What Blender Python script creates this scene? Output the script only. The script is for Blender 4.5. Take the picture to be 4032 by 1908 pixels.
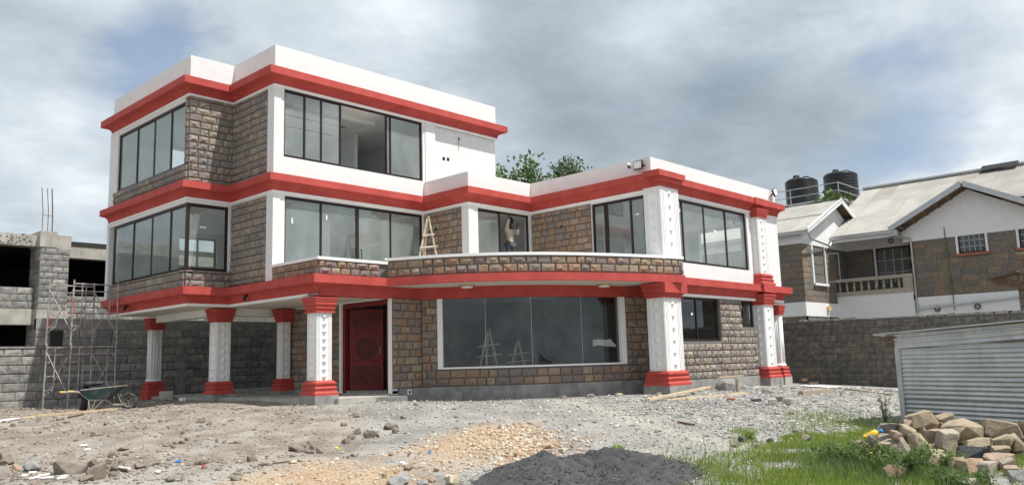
import bpy, bmesh, math, random
import numpy as np
from mathutils import Vector, Matrix, Euler, noise
R = math.radians
rng = random.Random(7); nrg = np.random.default_rng(7)
for o in list(bpy.data.objects): bpy.data.objects.remove(o)
sc = bpy.context.scene; COL = sc.collection

# ------------------------------------------------------------------ camera
CAM = Vector((-11.893, -20.437, 1.043)); YAW, PITCH, ROLL, FPX = R(43.432), R(8.211), R(-1.642), 3241.9
fw = Vector((math.cos(YAW)*math.cos(PITCH), math.sin(YAW)*math.cos(PITCH), math.sin(PITCH)))
r0 = Vector((math.sin(YAW), -math.cos(YAW), 0)); u0 = r0.cross(fw)
rt = r0*math.cos(ROLL)+u0*math.sin(ROLL); up = u0*math.cos(ROLL)-r0*math.sin(ROLL)
cd = bpy.data.cameras.new('camera'); cam = bpy.data.objects.new('camera', cd); COL.objects.link(cam)
cd.sensor_width = 36; cd.lens = FPX/4032*36; cd.clip_start = .1; cd.clip_end = 5000
M = Matrix((rt, up, -fw)).transposed().to_4x4(); M.translation = CAM; cam.matrix_world = M
sc.camera = cam
FH = Vector((math.cos(YAW), math.sin(YAW), 0)); RH = Vector((FH.y, -FH.x, 0))
def UV(s, l): return (CAM.x+FH.x*s+RH.x*l, CAM.y+FH.y*s+RH.y*l)
def SL(x, y):
    dx, dy = x-CAM.x, y-CAM.y
    return dx*FH.x+dy*FH.y, dx*RH.x+dy*RH.y

# ------------------------------------------------------------------ sky, sun, exposure
SUN = Vector((.33, -1, 2.1)).normalized()
SUN_EL = math.asin(SUN.z); SUN_AZ = math.atan2(SUN.x, SUN.y)
w = bpy.data.worlds.new('World'); sc.world = w; w.use_nodes = True
nt = w.node_tree; nt.nodes.clear(); N = nt.nodes.new; L = nt.links.new
def nd(t, **k):
    n = N(t)
    for a, b in k.items(): setattr(n, a, b)
    return n
def mth(op, a, b=None, c=None, clamp=False):
    n = nd('ShaderNodeMath', operation=op, use_clamp=clamp)
    for i, v in enumerate((a, b, c)):
        if v is None: continue
        if isinstance(v, (int, float)): n.inputs[i].default_value = v
        else: L(v, n.inputs[i])
    return n.outputs[0]
sky = nd('ShaderNodeTexSky', sky_type='NISHITA', sun_disc=False, sun_elevation=SUN_EL, sun_rotation=SUN_AZ, air_density=1.0, dust_density=1.5)
tc = nd('ShaderNodeTexCoord'); sx = nd('ShaderNodeSeparateXYZ'); L(tc.outputs['Generated'], sx.inputs[0])
zz = mth('ADD', mth('MAXIMUM', sx.outputs['Z'], 0.0), .22)
cx = nd('ShaderNodeCombineXYZ'); L(mth('DIVIDE', sx.outputs['X'], zz), cx.inputs[0]); L(mth('DIVIDE', sx.outputs['Y'], zz), cx.inputs[1])
def nz(scale, detail, off, rough=.55, dist=0.0):
    mp = nd('ShaderNodeMapping'); mp.inputs['Location'].default_value = off; L(cx.outputs[0], mp.inputs[0])
    n = nd('ShaderNodeTexNoise'); n.inputs['Scale'].default_value = scale; n.inputs['Detail'].default_value = detail
    n.inputs['Roughness'].default_value = rough; n.inputs['Distortion'].default_value = dist
    L(mp.outputs[0], n.inputs['Vector']); return n.outputs['Fac']
def ramp(f, pts):
    r = nd('ShaderNodeValToRGB'); e = r.color_ramp.elements
    while len(e) < len(pts): e.new(.5)
    for x, (p, c) in zip(e, pts):
        x.position = p; x.color = (c[0], c[1], c[2], 1) if isinstance(c, tuple) else (c, c, c, 1)
    L(f, r.inputs[0]); return r.outputs[0]
def blob(px, py, rad, soft=1.0):
    # a cloud-sized patch of sky around one direction, 1 at its middle
    d = (fw*FPX + rt*(px-2016) - up*(py-954)).normalized()
    v = nd('ShaderNodeVectorMath', operation='DISTANCE'); L(tc.outputs['Generated'], v.inputs[0]); v.inputs[1].default_value = d
    q = mth('DIVIDE', v.outputs['Value'], rad)
    q = mth('MULTIPLY', q, mth('ADD', mth('MULTIPLY', rag, 1.7), .15))
    return mth('POWER', 2.718, mth('MULTIPLY', mth('MULTIPLY', q, q), -1.0))
rag = nz(3.0, 5, (5.5, 8.1, 3), .6, .5)
big = nz(.85, 5, (3.1, 1.7, 0), .45, .3); fine = nz(2.2, 6, (7.3, 2.2, 1), .55, .15)
cover = mth('ADD', mth('MULTIPLY', big, .75), mth('MULTIPLY', fine, .35))
for px, py, rad, amt in ((610, 190, .07, -.16), (560, 330, .06, -.14), (640, 60, .05, -.10), (3800, 280, .12, -.16), (3550, 470, .08, -.14), (250, 560, .06, -.10)):
    cover = mth('ADD', cover, mth('MULTIPLY', blob(px, py, rad), amt))
mask = ramp(cover, ((.24, .35), (.42, 1.0)))
shade = mth('ADD', mth('ADD', mth('MULTIPLY', nz(1.1, 5, (11.0, 5.0, 2), .5, .4), .62), mth('MULTIPLY', nz(3.0, 8, (4.0, 9.0, 5), .6, .1), .66)), -.17)
for px, py, rad, amt in ((2250, 30, .18, -.22), (1900, 20, .09, -.10), (2650, 380, .20, -.15), (3150, 540, .15, -.13), (2470, 170, .08, .30), (2720, 60, .06, .10), (3130, 100, .10, .12), (1750, 260, .085, .24), (1450, 60, .08, .12), (900, 100, .14, -.05), (130, 330, .14, .06), (330, 690, .055, .2), (60, 60, .15, -.07), (3950, 640, .10, .18), (3650, 120, .09, .03), (2450, 560, .10, -.06), (60, 830, .06, -.08), (700, 420, .05, .06)):
    shade = mth('ADD', shade, mth('MULTIPLY', blob(px, py, rad), amt))
ccol = ramp(shade, ((.06, (2.3, 2.75, 3.1)), (.34, (3.5, 4.05, 4.5)), (.52, (5.0, 5.5, 5.95)), (.72, (7.3, 7.6, 7.9))))
blue = nd('ShaderNodeMixRGB', blend_type='MULTIPLY'); blue.inputs[0].default_value = 1; L(sky.outputs[0], blue.inputs[1]); blue.inputs[2].default_value = (.95, .95, 1.0, 1)
mx = nd('ShaderNodeMixRGB'); L(mask, mx.inputs[0]); L(blue.outputs[0], mx.inputs[1]); L(ccol, mx.inputs[2])
bg = nd('ShaderNodeBackground'); bg.inputs[1].default_value = .105; L(mx.outputs[0], bg.inputs[0])
wo = nd('ShaderNodeOutputWorld'); L(bg.outputs[0], wo.inputs[0])
sd = bpy.data.lights.new('sun', 'SUN'); sd.energy = 4.2; sd.angle = R(.6); sd.color = (1, .965, .91)
so = bpy.data.objects.new('sun', sd); COL.objects.link(so); so.rotation_mode = 'QUATERNION'; so.rotation_quaternion = SUN.to_track_quat('Z', 'Y')
so.location = (0, -10, 40)
vs = sc.view_settings; vs.view_transform = 'Standard'; vs.look = 'None'; vs.gamma = 1; vs.exposure = .45; vs.use_curve_mapping = False
sc.cycles.max_bounces = 9; sc.cycles.transparent_max_bounces = 12; sc.cycles.glossy_bounces = 3; sc.cycles.diffuse_bounces = 6

# ------------------------------------------------------------------ materials
MATS = {}
def mat(name, c1, c2=None, scale=4., rough=.85, bump=0., bscale=40., bdist=.02, pal=None, metal=0., detail=6., spots=None, spec=.35, contrast=(.35, .65)):
    m = bpy.data.materials.new(name); m.use_nodes = True; t = m.node_tree; b = t.nodes['Principled BSDF']
    b.inputs['Roughness'].default_value = rough; b.inputs['Metallic'].default_value = metal; b.inputs['Specular IOR Level'].default_value = spec
    n_ = t.nodes.new; l_ = t.links.new
    g = n_('ShaderNodeNewGeometry')
    base = None
    if pal:
        oi = n_('ShaderNodeObjectInfo'); a = n_('ShaderNodeMath'); a.operation = 'ADD'; l_(oi.outputs['Random'], a.inputs[0]); l_(g.outputs['Random Per Island'], a.inputs[1])
        fr = n_('ShaderNodeMath'); fr.operation = 'FRACT'; l_(a.outputs[0], fr.inputs[0])
        r = n_('ShaderNodeValToRGB'); r.color_ramp.interpolation = 'CONSTANT'; e = r.color_ramp.elements
        while len(e) < len(pal): e.new(.5)
        for i, (x, c) in enumerate(zip(e, pal)): x.position = i/len(pal); x.color = (*c, 1)
        l_(fr.outputs[0], r.inputs[0]); base = r.outputs[0]
    tn = n_('ShaderNodeTexNoise'); tn.inputs['Scale'].default_value = scale; tn.inputs['Detail'].default_value = detail; l_(g.outputs['Position'], tn.inputs['Vector'])
    if c2:
        r = n_('ShaderNodeValToRGB'); e = r.color_ramp.elements; e[0].position, e[1].position = contrast; e[0].color = (*c1, 1); e[1].color = (*c2, 1)
        l_(tn.outputs['Fac'], r.inputs[0])
        if base is None: base = r.outputs[0]
        else:
            x = n_('ShaderNodeMixRGB'); x.blend_type = 'MULTIPLY'; x.inputs[0].default_value = 1; l_(base, x.inputs[1]); l_(r.outputs[0], x.inputs[2]); base = x.outputs[0]
    if spots:                      # (scale, threshold, colour): stains, splashes, and on rough paint the shade of pits
        s_ = n_('ShaderNodeTexNoise'); s_.inputs['Scale'].default_value = spots[0]; s_.inputs['Detail'].default_value = 8; s_.inputs['Roughness'].default_value = .7; l_(g.outputs['Position'], s_.inputs['Vector'])
        r = n_('ShaderNodeValToRGB'); r.color_ramp.elements[0].position = spots[1]; r.color_ramp.elements[1].position = spots[1]+.08; l_(s_.outputs['Fac'], r.inputs[0])
        x = n_('ShaderNodeMixRGB'); l_(r.outputs[0], x.inputs[0]); x.inputs[2].default_value = (*spots[2], 1)
        if base is None: x.inputs[1].default_value = (*c1, 1)
        else: l_(base, x.inputs[1])
        base = x.outputs[0]
    if base is None: b.inputs['Base Color'].default_value = (*c1, 1)
    else: l_(base, b.inputs['Base Color'])
    if bump:
        bn = n_('ShaderNodeTexNoise'); bn.inputs['Scale'].default_value = bscale; bn.inputs['Detail'].default_value = 5; bn.inputs['Roughness'].default_value = .65; l_(g.outputs['Position'], bn.inputs['Vector'])
        bp = n_('ShaderNodeBump'); bp.inputs['Strength'].default_value = bump; bp.inputs['Distance'].default_value = bdist; l_(bn.outputs['Fac'], bp.inputs['Height']); l_(bp.outputs[0], b.inputs['Normal'])
    MATS[name] = m; return m
def streaks(m, amount=.35, col=(.50, .47, .43), zs=.12):
    t = m.node_tree; b = t.nodes['Principled BSDF']; n_ = t.nodes.new; l_ = t.links.new; src = b.inputs['Base Color'].links[0].from_socket
    g = n_('ShaderNodeNewGeometry'); mp = n_('ShaderNodeMapping'); mp.inputs['Scale'].default_value = (1, 1, zs); l_(g.outputs['Position'], mp.inputs[0])
    a = n_('ShaderNodeTexNoise'); a.inputs['Scale'].default_value = 9; a.inputs['Detail'].default_value = 7; a.inputs['Roughness'].default_value = .65; l_(mp.outputs[0], a.inputs['Vector'])
    c = n_('ShaderNodeTexNoise'); c.inputs['Scale'].default_value = 1.1; c.inputs['Detail'].default_value = 4; l_(g.outputs['Position'], c.inputs['Vector'])
    r = n_('ShaderNodeValToRGB'); r.color_ramp.elements[0].position = .48; r.color_ramp.elements[1].position = .78; l_(a.outputs['Fac'], r.inputs[0])
    k = n_('ShaderNodeMath'); k.operation = 'MULTIPLY'; l_(r.outputs[0], k.inputs[0]); l_(c.outputs['Fac'], k.inputs[1]); k2 = n_('ShaderNodeMath'); k2.operation = 'MULTIPLY'; l_(k.outputs[0], k2.inputs[0]); k2.inputs[1].default_value = amount*2
    x = n_('ShaderNodeMixRGB'); l_(k2.outputs[0], x.inputs[0]); l_(src, x.inputs[1]); x.inputs[2].default_value = (*col, 1); l_(x.outputs[0], b.inputs['Base Color'])
def glass(name, tint, refl=.05, dirt=0., dcol=(.5, .52, .5)):
    m = bpy.data.materials.new(name); m.use_nodes = True; t = m.node_tree; t.nodes.clear(); n_ = t.nodes.new; l_ = t.links.new
    tr = n_('ShaderNodeBsdfTransparent'); tr.inputs[0].default_value = (*tint, 1); gl = n_('ShaderNodeBsdfGlossy'); gl.inputs['Roughness'].default_value = .01; gl.inputs[0].default_value = (.93, .97, .96, 1)
    fr = n_('ShaderNodeFresnel'); fr.inputs[0].default_value = 1.52; a = n_('ShaderNodeMath'); a.operation = 'MULTIPLY_ADD'; a.use_clamp = True; l_(fr.outputs[0], a.inputs[0]); a.inputs[1].default_value = 1.25; a.inputs[2].default_value = refl
    x = n_('ShaderNodeMixShader'); l_(a.outputs[0], x.inputs[0]); l_(tr.outputs[0], x.inputs[1]); l_(gl.outputs[0], x.inputs[2]); out = x.outputs[0]
    if dirt:  # diffuse film: real dirt, plus room brightness painted on the upper panes
        df = n_('ShaderNodeBsdfDiffuse'); df.inputs[0].default_value = (*dcol, 1); g = n_('ShaderNodeNewGeometry')
        mp = n_('ShaderNodeMapping'); mp.inputs['Scale'].default_value = (1, 1, .8); l_(g.outputs['Position'], mp.inputs[0])
        tn = n_('ShaderNodeTexNoise'); tn.inputs['Scale'].default_value = 1.3; tn.inputs['Detail'].default_value = 3; l_(mp.outputs[0], tn.inputs['Vector'])
        k = n_('ShaderNodeMath'); k.operation = 'MULTIPLY'; l_(tn.outputs['Fac'], k.inputs[0]); k.inputs[1].default_value = dirt
        y = n_('ShaderNodeMixShader'); l_(k.outputs[0], y.inputs[0]); l_(out, y.inputs[1]); l_(df.outputs[0], y.inputs[2]); out = y.outputs[0]
    o = n_('ShaderNodeOutputMaterial'); l_(out, o.inputs[0]); MATS[name] = m; return m
STONEPAL = [(0.311, 0.268, 0.234), (0.32, 0.255, 0.21), (0.248, 0.22, 0.211), (0.283, 0.255, 0.236), (0.358, 0.314, 0.27), (0.263, 0.232, 0.221), (0.299, 0.253, 0.22), (0.238, 0.215, 0.205), (0.335, 0.292, 0.252), (0.29, 0.245, 0.214), (0.272, 0.244, 0.224)]
mat('stone', (.72, .72, .72), (1.1, 1.08, 1.02), 14, .92, .9, 38, .02, pal=STONEPAL, contrast=(.3, .7))
mat('stone_warm', (.72, .72, .72), (1.1, 1.08, 1.02), 14, .92, .9, 38, .02, pal=[(0.316, 0.245, 0.191), (0.336, 0.214, 0.15), (0.243, 0.198, 0.183), (0.355, 0.283, 0.219), (0.322, 0.224, 0.163), (0.262, 0.209, 0.191), (0.344, 0.239, 0.172), (0.236, 0.194, 0.18), (0.362, 0.291, 0.229), (0.297, 0.217, 0.166)], contrast=(.3, .7))
mat('mortar', (.135, .128, .118), (.185, .176, .162), 9, .95, .5, 60)
mat('white_wall', (.79, .79, .79), (.83, .825, .815), 3, .9, .9, 42, .03, spots=(24, .655, (.60, .585, .565)))  # specks are dirt and the painted shade of roughcast pits
mat('white_smooth', (.79, .79, .79), (.83, .83, .82), 5, .75, .15, 30, .005)
mat('red_paint', (.41, .056, .046), (.49, .080, .066), 2.2, .74, .55, 42, .015, spots=(20, .67, (.33, .05, .042)))  # darker specks paint in the shaded pits of the rough coat
mat('red_moulding', (.43, .062, .051), (.48, .076, .063), 3, .62, .12, 45, .004)
mat('red_door', (.15, .010, .012), (.19, .014, .016), 4, .5, 0)
mat('cream', (.66, .63, .56), (.70, .67, .60), 2, .8, .1, 20)
mat('plaster', (.82, .84, .83), (.85, .86, .85), 1.5, .85, .1, 25)
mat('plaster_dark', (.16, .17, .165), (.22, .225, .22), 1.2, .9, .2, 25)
mat('ceiling_white', (.82, .82, .80), None, 2, .85)
mat('brown_metal', (.022, .013, .012), (.03, .017, .015), 8, .4)
mat('black', (.012, .012, .012), None, 3, .5)
mat('concrete', (.22, .215, .205), (.34, .33, .31), 3.5, .95, .5, 28, .015, spots=(6, .63, (.15, .145, .14)))
mat('concrete_pale', (.36, .34, .30), (.48, .46, .41), 2.6, .95, .5, 24, .02, spots=(5, .64, (.20, .19, .17)))
mat('block', (.68, .68, .68), (1.1, 1.08, 1.04), 7, .96, .9, 30, .02, pal=[(.297, .297, .284), (.351, .344, .331), (.257, .257, .250), (.392, .385, .365), (.317, .311, .290)])
mat('block_dark', (.6, .6, .6), (1.15, 1.12, 1.06), 6, .96, .9, 30, .02, pal=[(.155, .15, .138), (.175, .165, .148), (.145, .14, .132), (.19, .178, .155), (.165, .155, .14), (.20, .185, .15)], spots=(14, .66, (.34, .33, .31)))
mat('mortar_dark', (.115, .11, .10), (.16, .152, .14), 9, .95, .5, 60, spots=(14, .66, (.30, .29, .27)))
mat('house_stone', (.75, .75, .75), (1.1, 1.08, 1.05), 9, .95, .7, 30, .015, pal=[(0.195, 0.167, 0.139), (0.215, 0.183, 0.149), (0.234, 0.173, 0.123), (0.182, 0.16, 0.139), (0.205, 0.173, 0.139), (0.247, 0.19, 0.136), (0.189, 0.167, 0.146), (0.169, 0.151, 0.133)])
mat('inside_shade', (.035, .034, .032), None, 3, .95)  # near black colour paints the shade inside openings
mat('roof_metal', (.235, .23, .21), (.31, .30, .275), .9, .6, 0, metal=.2, spots=(1.6, .66, (.28, .22, .155)))
mat('galv', (.44, .46, .48), (.55, .56, .57), 2.2, .42, 0, metal=.75, spots=(3, .64, (.34, .28, .21)))
mat('galv_trim', (.42, .44, .45), (.5, .51, .52), 4, .45, 0, metal=.6)
mat('rust_wood', (.12, .075, .045), (.19, .125, .08), 12, .9, .4, 30)
mat('new_wood', (.48, .36, .22), (.62, .50, .34), 10, .8, .3, 40)
mat('old_wood', (.27, .22, .16), (.42, .36, .28), 14, .9, .5, 40)
mat('stick_wood', (.40, .31, .21), (.60, .52, .42), 9, .85, .4, 30)
mat('dark_door_wood', (.10, .042, .02), (.14, .06, .03), 8, .6)
mat('scaffold_paint', (.24, .19, .19), (.44, .41, .40), 7, .6, .2, 40, spots=(9, .62, (.16, .12, .15)), metal=.1)
mat('scaffold_red', (.52, .05, .05), None, 7, .6)
mat('tyre', (.028, .028, .03), (.09, .085, .08), 9, .9, .4, 60)
mat('tray', (.035, .085, .10), (.15, .14, .12), 6, .7, .2, 30, contrast=(.45, .7))
mat('barrow_frame', (.24, .21, .17), (.40, .37, .32), 9, .7)
mat('handle_grip', (.75, .50, .16), None, 9, .6)
mat('dark_cloth', (.035, .03, .038), (.07, .06, .07), 9, .95, .5, 20)
mat('tank', (.014, .015, .017), (.022, .023, .025), 3, .38)
mat('bark', (.10, .075, .055), (.17, .135, .10), 8, .95, .6, 20)
mat('sand', (.068, .068, .069), (.105, .105, .105), 9, .97, 1.0, 70, .03, spots=(75, .66, (.15, .15, .148)))
mat('paper', (.72, .70, .66), (.80, .79, .76), 9, .8)
mat('skin', (.10, .055, .035), None, 9, .6)
mat('shirt', (.42, .38, .32), (.50, .46, .40), 12, .9, .5, 14)
mat('jeans', (.06, .075, .10), (.10, .12, .15), 14, .9, .3, 30)
mat('cap_cloth', (.025, .024, .032), None, 14, .9)
mat('yellow_plastic', (.72, .46, .03), (.78, .52, .05), 9, .35)
mat('blue_plastic', (.05, .26, .62), None, 9, .4)
mat('lamp_white', (.78, .77, .74), None, 9, .4)
mat('lamp_gold', (.55, .36, .13), None, 9, .35, metal=.4)
mat('steel', (.42, .42, .42), (.5, .5, .5), 9, .4, metal=.7)
mat('terracotta', (.30, .105, .055), (.36, .14, .08), 9, .85)
mat('rail_stone', (.34, .30, .24), (.42, .38, .31), 9, .9, .4, 30)
for k, c in dict(t=((.27, .215, .145), (.385, .32, .23)), p=((.31, .215, .165), (.39, .29, .23)), k=((.31, .26, .21), (.40, .35, .29)), g=((.20, .20, .19), (.33, .33, .32)),
                 d=((.045, .046, .05), (.10, .10, .105)), o=((.36, .235, .16), (.45, .32, .23)), b=((.22, .155, .10), (.30, .22, .155)), n=((.17, .14, .115), (.26, .22, .18)), y=((.44, .38, .25), (.54, .49, .37))).items():
    mat('rock_'+k, c[0], c[1], 11, .95, .8, 30, .02)
streaks(MATS['white_wall'], .16); streaks(MATS['white_smooth'], .07); streaks(MATS['red_paint'], .35, (.30, .06, .055)); streaks(MATS['red_moulding'], .35, (.36, .12, .10)); streaks(MATS['concrete'], .4, (.12, .115, .11)); streaks(MATS['concrete_pale'], .5, (.17, .165, .155)); streaks(MATS['galv'], .45, (.30, .26, .20), .6); streaks(MATS['mortar_dark'], .4, (.06, .06, .055)); streaks(MATS['block_dark'], .5, (.07, .068, .062)); streaks(MATS['block'], .4, (.10, .10, .095))
def leafmat(name, cols, trans=.35):
    m = mat(name, cols[0], None, pal=cols, rough=.6); b = m.node_tree.nodes['Principled BSDF']
    b.inputs['Subsurface Weight'].default_value = 0
    t = m.node_tree; tl = t.nodes.new('ShaderNodeBsdfTranslucent'); x = t.nodes.new('ShaderNodeMixShader'); x.inputs[0].default_value = trans
    src = b.inputs['Base Color'].links[0].from_socket; t.links.new(src, tl.inputs[0])
    out = t.nodes['Material Output']; t.links.new(b.outputs[0], x.inputs[1]); t.links.new(tl.outputs[0], x.inputs[2]); t.links.new(x.outputs[0], out.inputs[0]); return m
leafmat('leaf_a', [(.08, .14, .035), (.10, .17, .045), (.13, .19, .05), (.06, .11, .03), (.15, .20, .075)])
leafmat('leaf_b', [(.06, .10, .045), (.08, .125, .055), (.10, .145, .07), (.05, .08, .04)])
leafmat('grass_leaf', [(.20, .31, .035), (.25, .37, .05), (.16, .25, .035), (.30, .38, .08), (.36, .36, .13)], .5)
leafmat('weed_leaf', [(.12, .19, .055), (.16, .24, .08), (.10, .165, .05), (.20, .26, .11)], .45)
glass('window_glass', (.90, .96, .94), .05, .36, (.66, .74, .73))  # dust film made heavy and pale to paint in brightly lit rooms
glass('bay_glass', (.80, .86, .84), .01, .03, (.34, .38, .37))
glass('house_glass', (.45, .5, .5), .0, .06)

# ------------------------------------------------------------------ builders
def link(name, me, m=None, parent=None, smooth=False):
    o = bpy.data.objects.new(name, me); COL.objects.link(o)
    if m is not None and not me.materials: me.materials.append(MATS[m] if isinstance(m, str) else m)
    if smooth: me.polygons.foreach_set('use_smooth', [True]*len(me.polygons))
    if parent is not None:
        o.parent = parent
        if parent.type == 'EMPTY' and parent.get('_w'): o.matrix_parent_inverse = Matrix.Translation(-Vector(parent.location))
    return o
def mesh(name, v, f, m, parent=None, smooth=False):
    me = bpy.data.meshes.new(name); me.from_pydata([tuple(x) for x in v], [], f); me.update(); return link(name, me, m, parent, smooth)
def mesh_np(name, v, f, m, parent=None, smooth=False):
    me = bpy.data.meshes.new(name); n, k = f.shape
    me.vertices.add(len(v)); me.vertices.foreach_set('co', np.asarray(v, np.float32).ravel())
    me.loops.add(n*k); me.loops.foreach_set('vertex_index', f.astype(np.int32).ravel())
    me.polygons.add(n); me.polygons.foreach_set('loop_start', np.arange(0, n*k, k, dtype=np.int32)); me.polygons.foreach_set('loop_total', np.full(n, k, np.int32))
    me.update(calc_edges=True); me.validate(); return link(name, me, m, parent, smooth)
def tag(o, label, cat=None, group=None, kind=None):
    o['label'] = label
    if cat: o['category'] = cat
    if group: o['group'] = group
    if kind: o['kind'] = kind
    return o
def empty(name, loc=(0, 0, 0), rz=0, world=False):
    o = bpy.data.objects.new(name, None); COL.objects.link(o); o.location = loc; o.rotation_euler = (0, 0, rz); o.empty_display_size = .2
    if world: o['_w'] = 1
    return o
class MB:
    def __init__(s, dz=0.): s.v = []; s.f = []; s.dz = dz
    def add(s, v, f):
        n = len(s.v); s.v += [(a, b, c+s.dz) for a, b, c in v]; s.f += [tuple(i+n for i in q) for q in f]; return s
    def box(s, x0, y0, z0, x1, y1, z1):
        x0, x1 = min(x0, x1), max(x0, x1); y0, y1 = min(y0, y1), max(y0, y1); z0, z1 = min(z0, z1), max(z0, z1)
        return s.add([(x, y, z) for z in (z0, z1) for x, y in ((x0, y0), (x1, y0), (x1, y1), (x0, y1))], [(3, 2, 1, 0), (4, 5, 6, 7), (0, 1, 5, 4), (1, 2, 6, 5), (2, 3, 7, 6), (3, 0, 4, 7)])
    def bar(s, a, b, wd, ht=None):      # rectangular bar between two points
        a, b = Vector(a), Vector(b); d = (b-a).normalized(); ht = ht or wd
        x = d.cross(Vector((0, 0, 1))); x = Vector((1, 0, 0)) if x.length < 1e-3 else x.normalized(); y = x.cross(d).normalized()
        c = [(-1, -1), (1, -1), (1, 1), (-1, 1)]
        return s.add([tuple(p+x*i*wd/2+y*j*ht/2) for p in (a, b) for i, j in c], [(3, 2, 1, 0), (4, 5, 6, 7), (0, 1, 5, 4), (1, 2, 6, 5), (2, 3, 7, 6), (3, 0, 4, 7)])
    def tube(s, pts, r, n=8, cap=True):
        pts = [Vector(p) for p in pts]; rs = r if isinstance(r, (list, tuple)) else [r]*len(pts)
        V = []; F = []; ref = None
        for i, p in enumerate(pts):
            d = (pts[min(i+1, len(pts)-1)]-pts[max(i-1, 0)]).normalized()
            if ref is None: ref = d.orthogonal().normalized()
            x = (ref-d*ref.dot(d)).normalized(); ref = x; y = d.cross(x)
            V += [tuple(p+(x*math.cos(6.2832*k/n)+y*math.sin(6.2832*k/n))*rs[i]) for k in range(n)]
        for i in range(len(pts)-1):
            for k in range(n): F.append((i*n+k, i*n+(k+1) % n, (i+1)*n+(k+1) % n, (i+1)*n+k))
        if cap: F.append(tuple(range(n))[::-1]); F.append(tuple((len(pts)-1)*n+k for k in range(n)))
        return s.add(V, F)
    def lathe(s, c, prof, n=16):        # prof: (radius, z)
        V = []; F = []
        for r, z in prof: V += [(c[0]+r*math.cos(6.2832*k/n), c[1]+r*math.sin(6.2832*k/n), c[2]+z) for k in range(n)]
        for i in range(len(prof)-1):
            for k in range(n): F.append((i*n+k, i*n+(k+1) % n, (i+1)*n+(k+1) % n, (i+1)*n+k))
        F.append(tuple(range(n))[::-1]); F.append(tuple((len(prof)-1)*n+k for k in range(n)))
        return s.add(V, F)
    def prism(s, poly, z0, z1):
        n = len(poly); V = [(x, y, z0) for x, y in poly]+[(x, y, z1) for x, y in poly]
        return s.add(V, [tuple(range(n))[::-1], tuple(range(n, 2*n))]+[(i, (i+1) % n, n+(i+1) % n, n+i) for i in range(n)])
    def sweep(s, path, prof, closed=False, capends=True):   # prof: closed polygon of (offset to the right of the path, z)
        o = offs(path, closed); n = len(prof); V = []; F = []
        for (x, y), (ox, oy) in zip(path, o): V += [(x+ox*a, y+oy*a, z) for a, z in prof]
        m = len(path)
        for i in range(m if closed else m-1):
            j = (i+1) % m
            for k in range(n): q = (k+1) % n; F.append((i*n+k, i*n+q, j*n+q, j*n+k))
        if not closed and capends: F.append(tuple(range(n))); F.append(tuple((m-1)*n+k for k in range(n))[::-1])
        return s.add(V, F)
    def build(s, name, m, parent=None, smooth=False):
        o = mesh(name, s.v, s.f, m, parent, smooth)
        bm = bmesh.new(); bm.from_mesh(o.data); bmesh.ops.recalc_face_normals(bm, faces=bm.faces); bm.to_mesh(o.data); bm.free()
        return o
def offs(path, closed=False):
    m = len(path); out = []
    for i in range(m):
        def dr(a, b):
            d = Vector((path[b][0]-path[a][0], path[b][1]-path[a][1])); d.normalize(); return d
        if closed or 0 < i < m-1: d0, d1 = dr((i-1) % m, i), dr(i, (i+1) % m)
        elif i == 0: d0 = d1 = dr(0, 1)
        else: d0 = d1 = dr(m-2, m-1)
        n0, n1 = Vector((d0.y, -d0.x)), Vector((d1.y, -d1.x)); k = 1+n0.dot(n1); q = (n0+n1)/max(k, .2); out.append((q.x, q.y))
    return out
def offpath(path, a, closed=False): return [(x+ox*a, y+oy*a) for (x, y), (ox, oy) in zip(path, offs(path, closed))]
def curve(pts, n=8):     # Catmull-Rom through 2D points
    P = [pts[0]]+list(pts)+[pts[-1]]; out = []
    for i in range(1, len(P)-2):
        for k in range(n):
            t = k/n; a, b, c, d = (Vector(P[i+j]) for j in (-1, 0, 1, 2))
            q = .5*((2*b)+(c-a)*t+(2*a-5*b+4*c-d)*t*t+(3*b-a-3*c+d)*t**3); out.append((q.x, q.y))
    out.append(tuple(pts[-1])); return out
def copy_tree(o, parent=None, loc=None, rz=None):
    c = o.copy(); COL.objects.link(c)
    if parent is not None: c.parent = parent
    for ch in o.children: copy_tree(ch, c)
    if loc is not None: c.location = loc
    if rz is not None: c.rotation_euler = (0, 0, rz)
    return c
def seen_score(p, n, area):
    d = Vector(p)-CAM; return area*max(.05, -d.normalized().dot(Vector(n)))/d.length_squared

# ------------------------------------------------------------------ ground
def nz3(x, y, z=0.): return noise.noise((x, y, z))
def gz0(x, y):
    s, l = SL(x, y); t = min(max((20.5-s)/10.5, 0), 1.25); t = t*t*(3-2*t)*.35+t*.65 if t < 1 else 1+(t-1)*.65
    return -.55*t+.10*math.exp(-(x*x+(y+3.2)**2)/8)+.15*math.exp(-((x+.3)/1.5)**2)/(1+math.exp(min(50, -(y+.6)*2.2)))/(1+math.exp(min(50, (y-8.2)*2.5)))-.06*max(0, min(l, 40)-9)
def gz(x, y):
    s, l = SL(x, y); z = gz0(x, y)
    if -5 < s < 40:
        a = 1 if s < 21 else .35
        z += a*(.045*nz3(x*.45, y*.45, 3)+.022*nz3(x*1.3, y*1.3, 8)+.012*nz3(x*3.1, y*3.1, 5))
    return z
S_ = np.concatenate([[-1500, -400, -120, -40, -12, -2, 4], np.arange(7.5, 23, .11), np.arange(23.2, 36, .4), [38, 42, 50, 60, 80, 120, 220, 500, 1500]])
L_ = np.concatenate([[-1500, -400, -150, -60, -30, -20], np.arange(-15, 12, .13), [12.5, 13.5, 15, 18, 24, 34, 60, 150, 400, 1500]])
def blobz(s, l, s0, l0, a, b, ang=0.):
    c, q = math.cos(ang), math.sin(ang); x, y = (s-s0)*c+(l-l0)*q, -(s-s0)*q+(l-l0)*c
    return math.exp(-(x*x/a/a+y*y/b/b))
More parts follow.
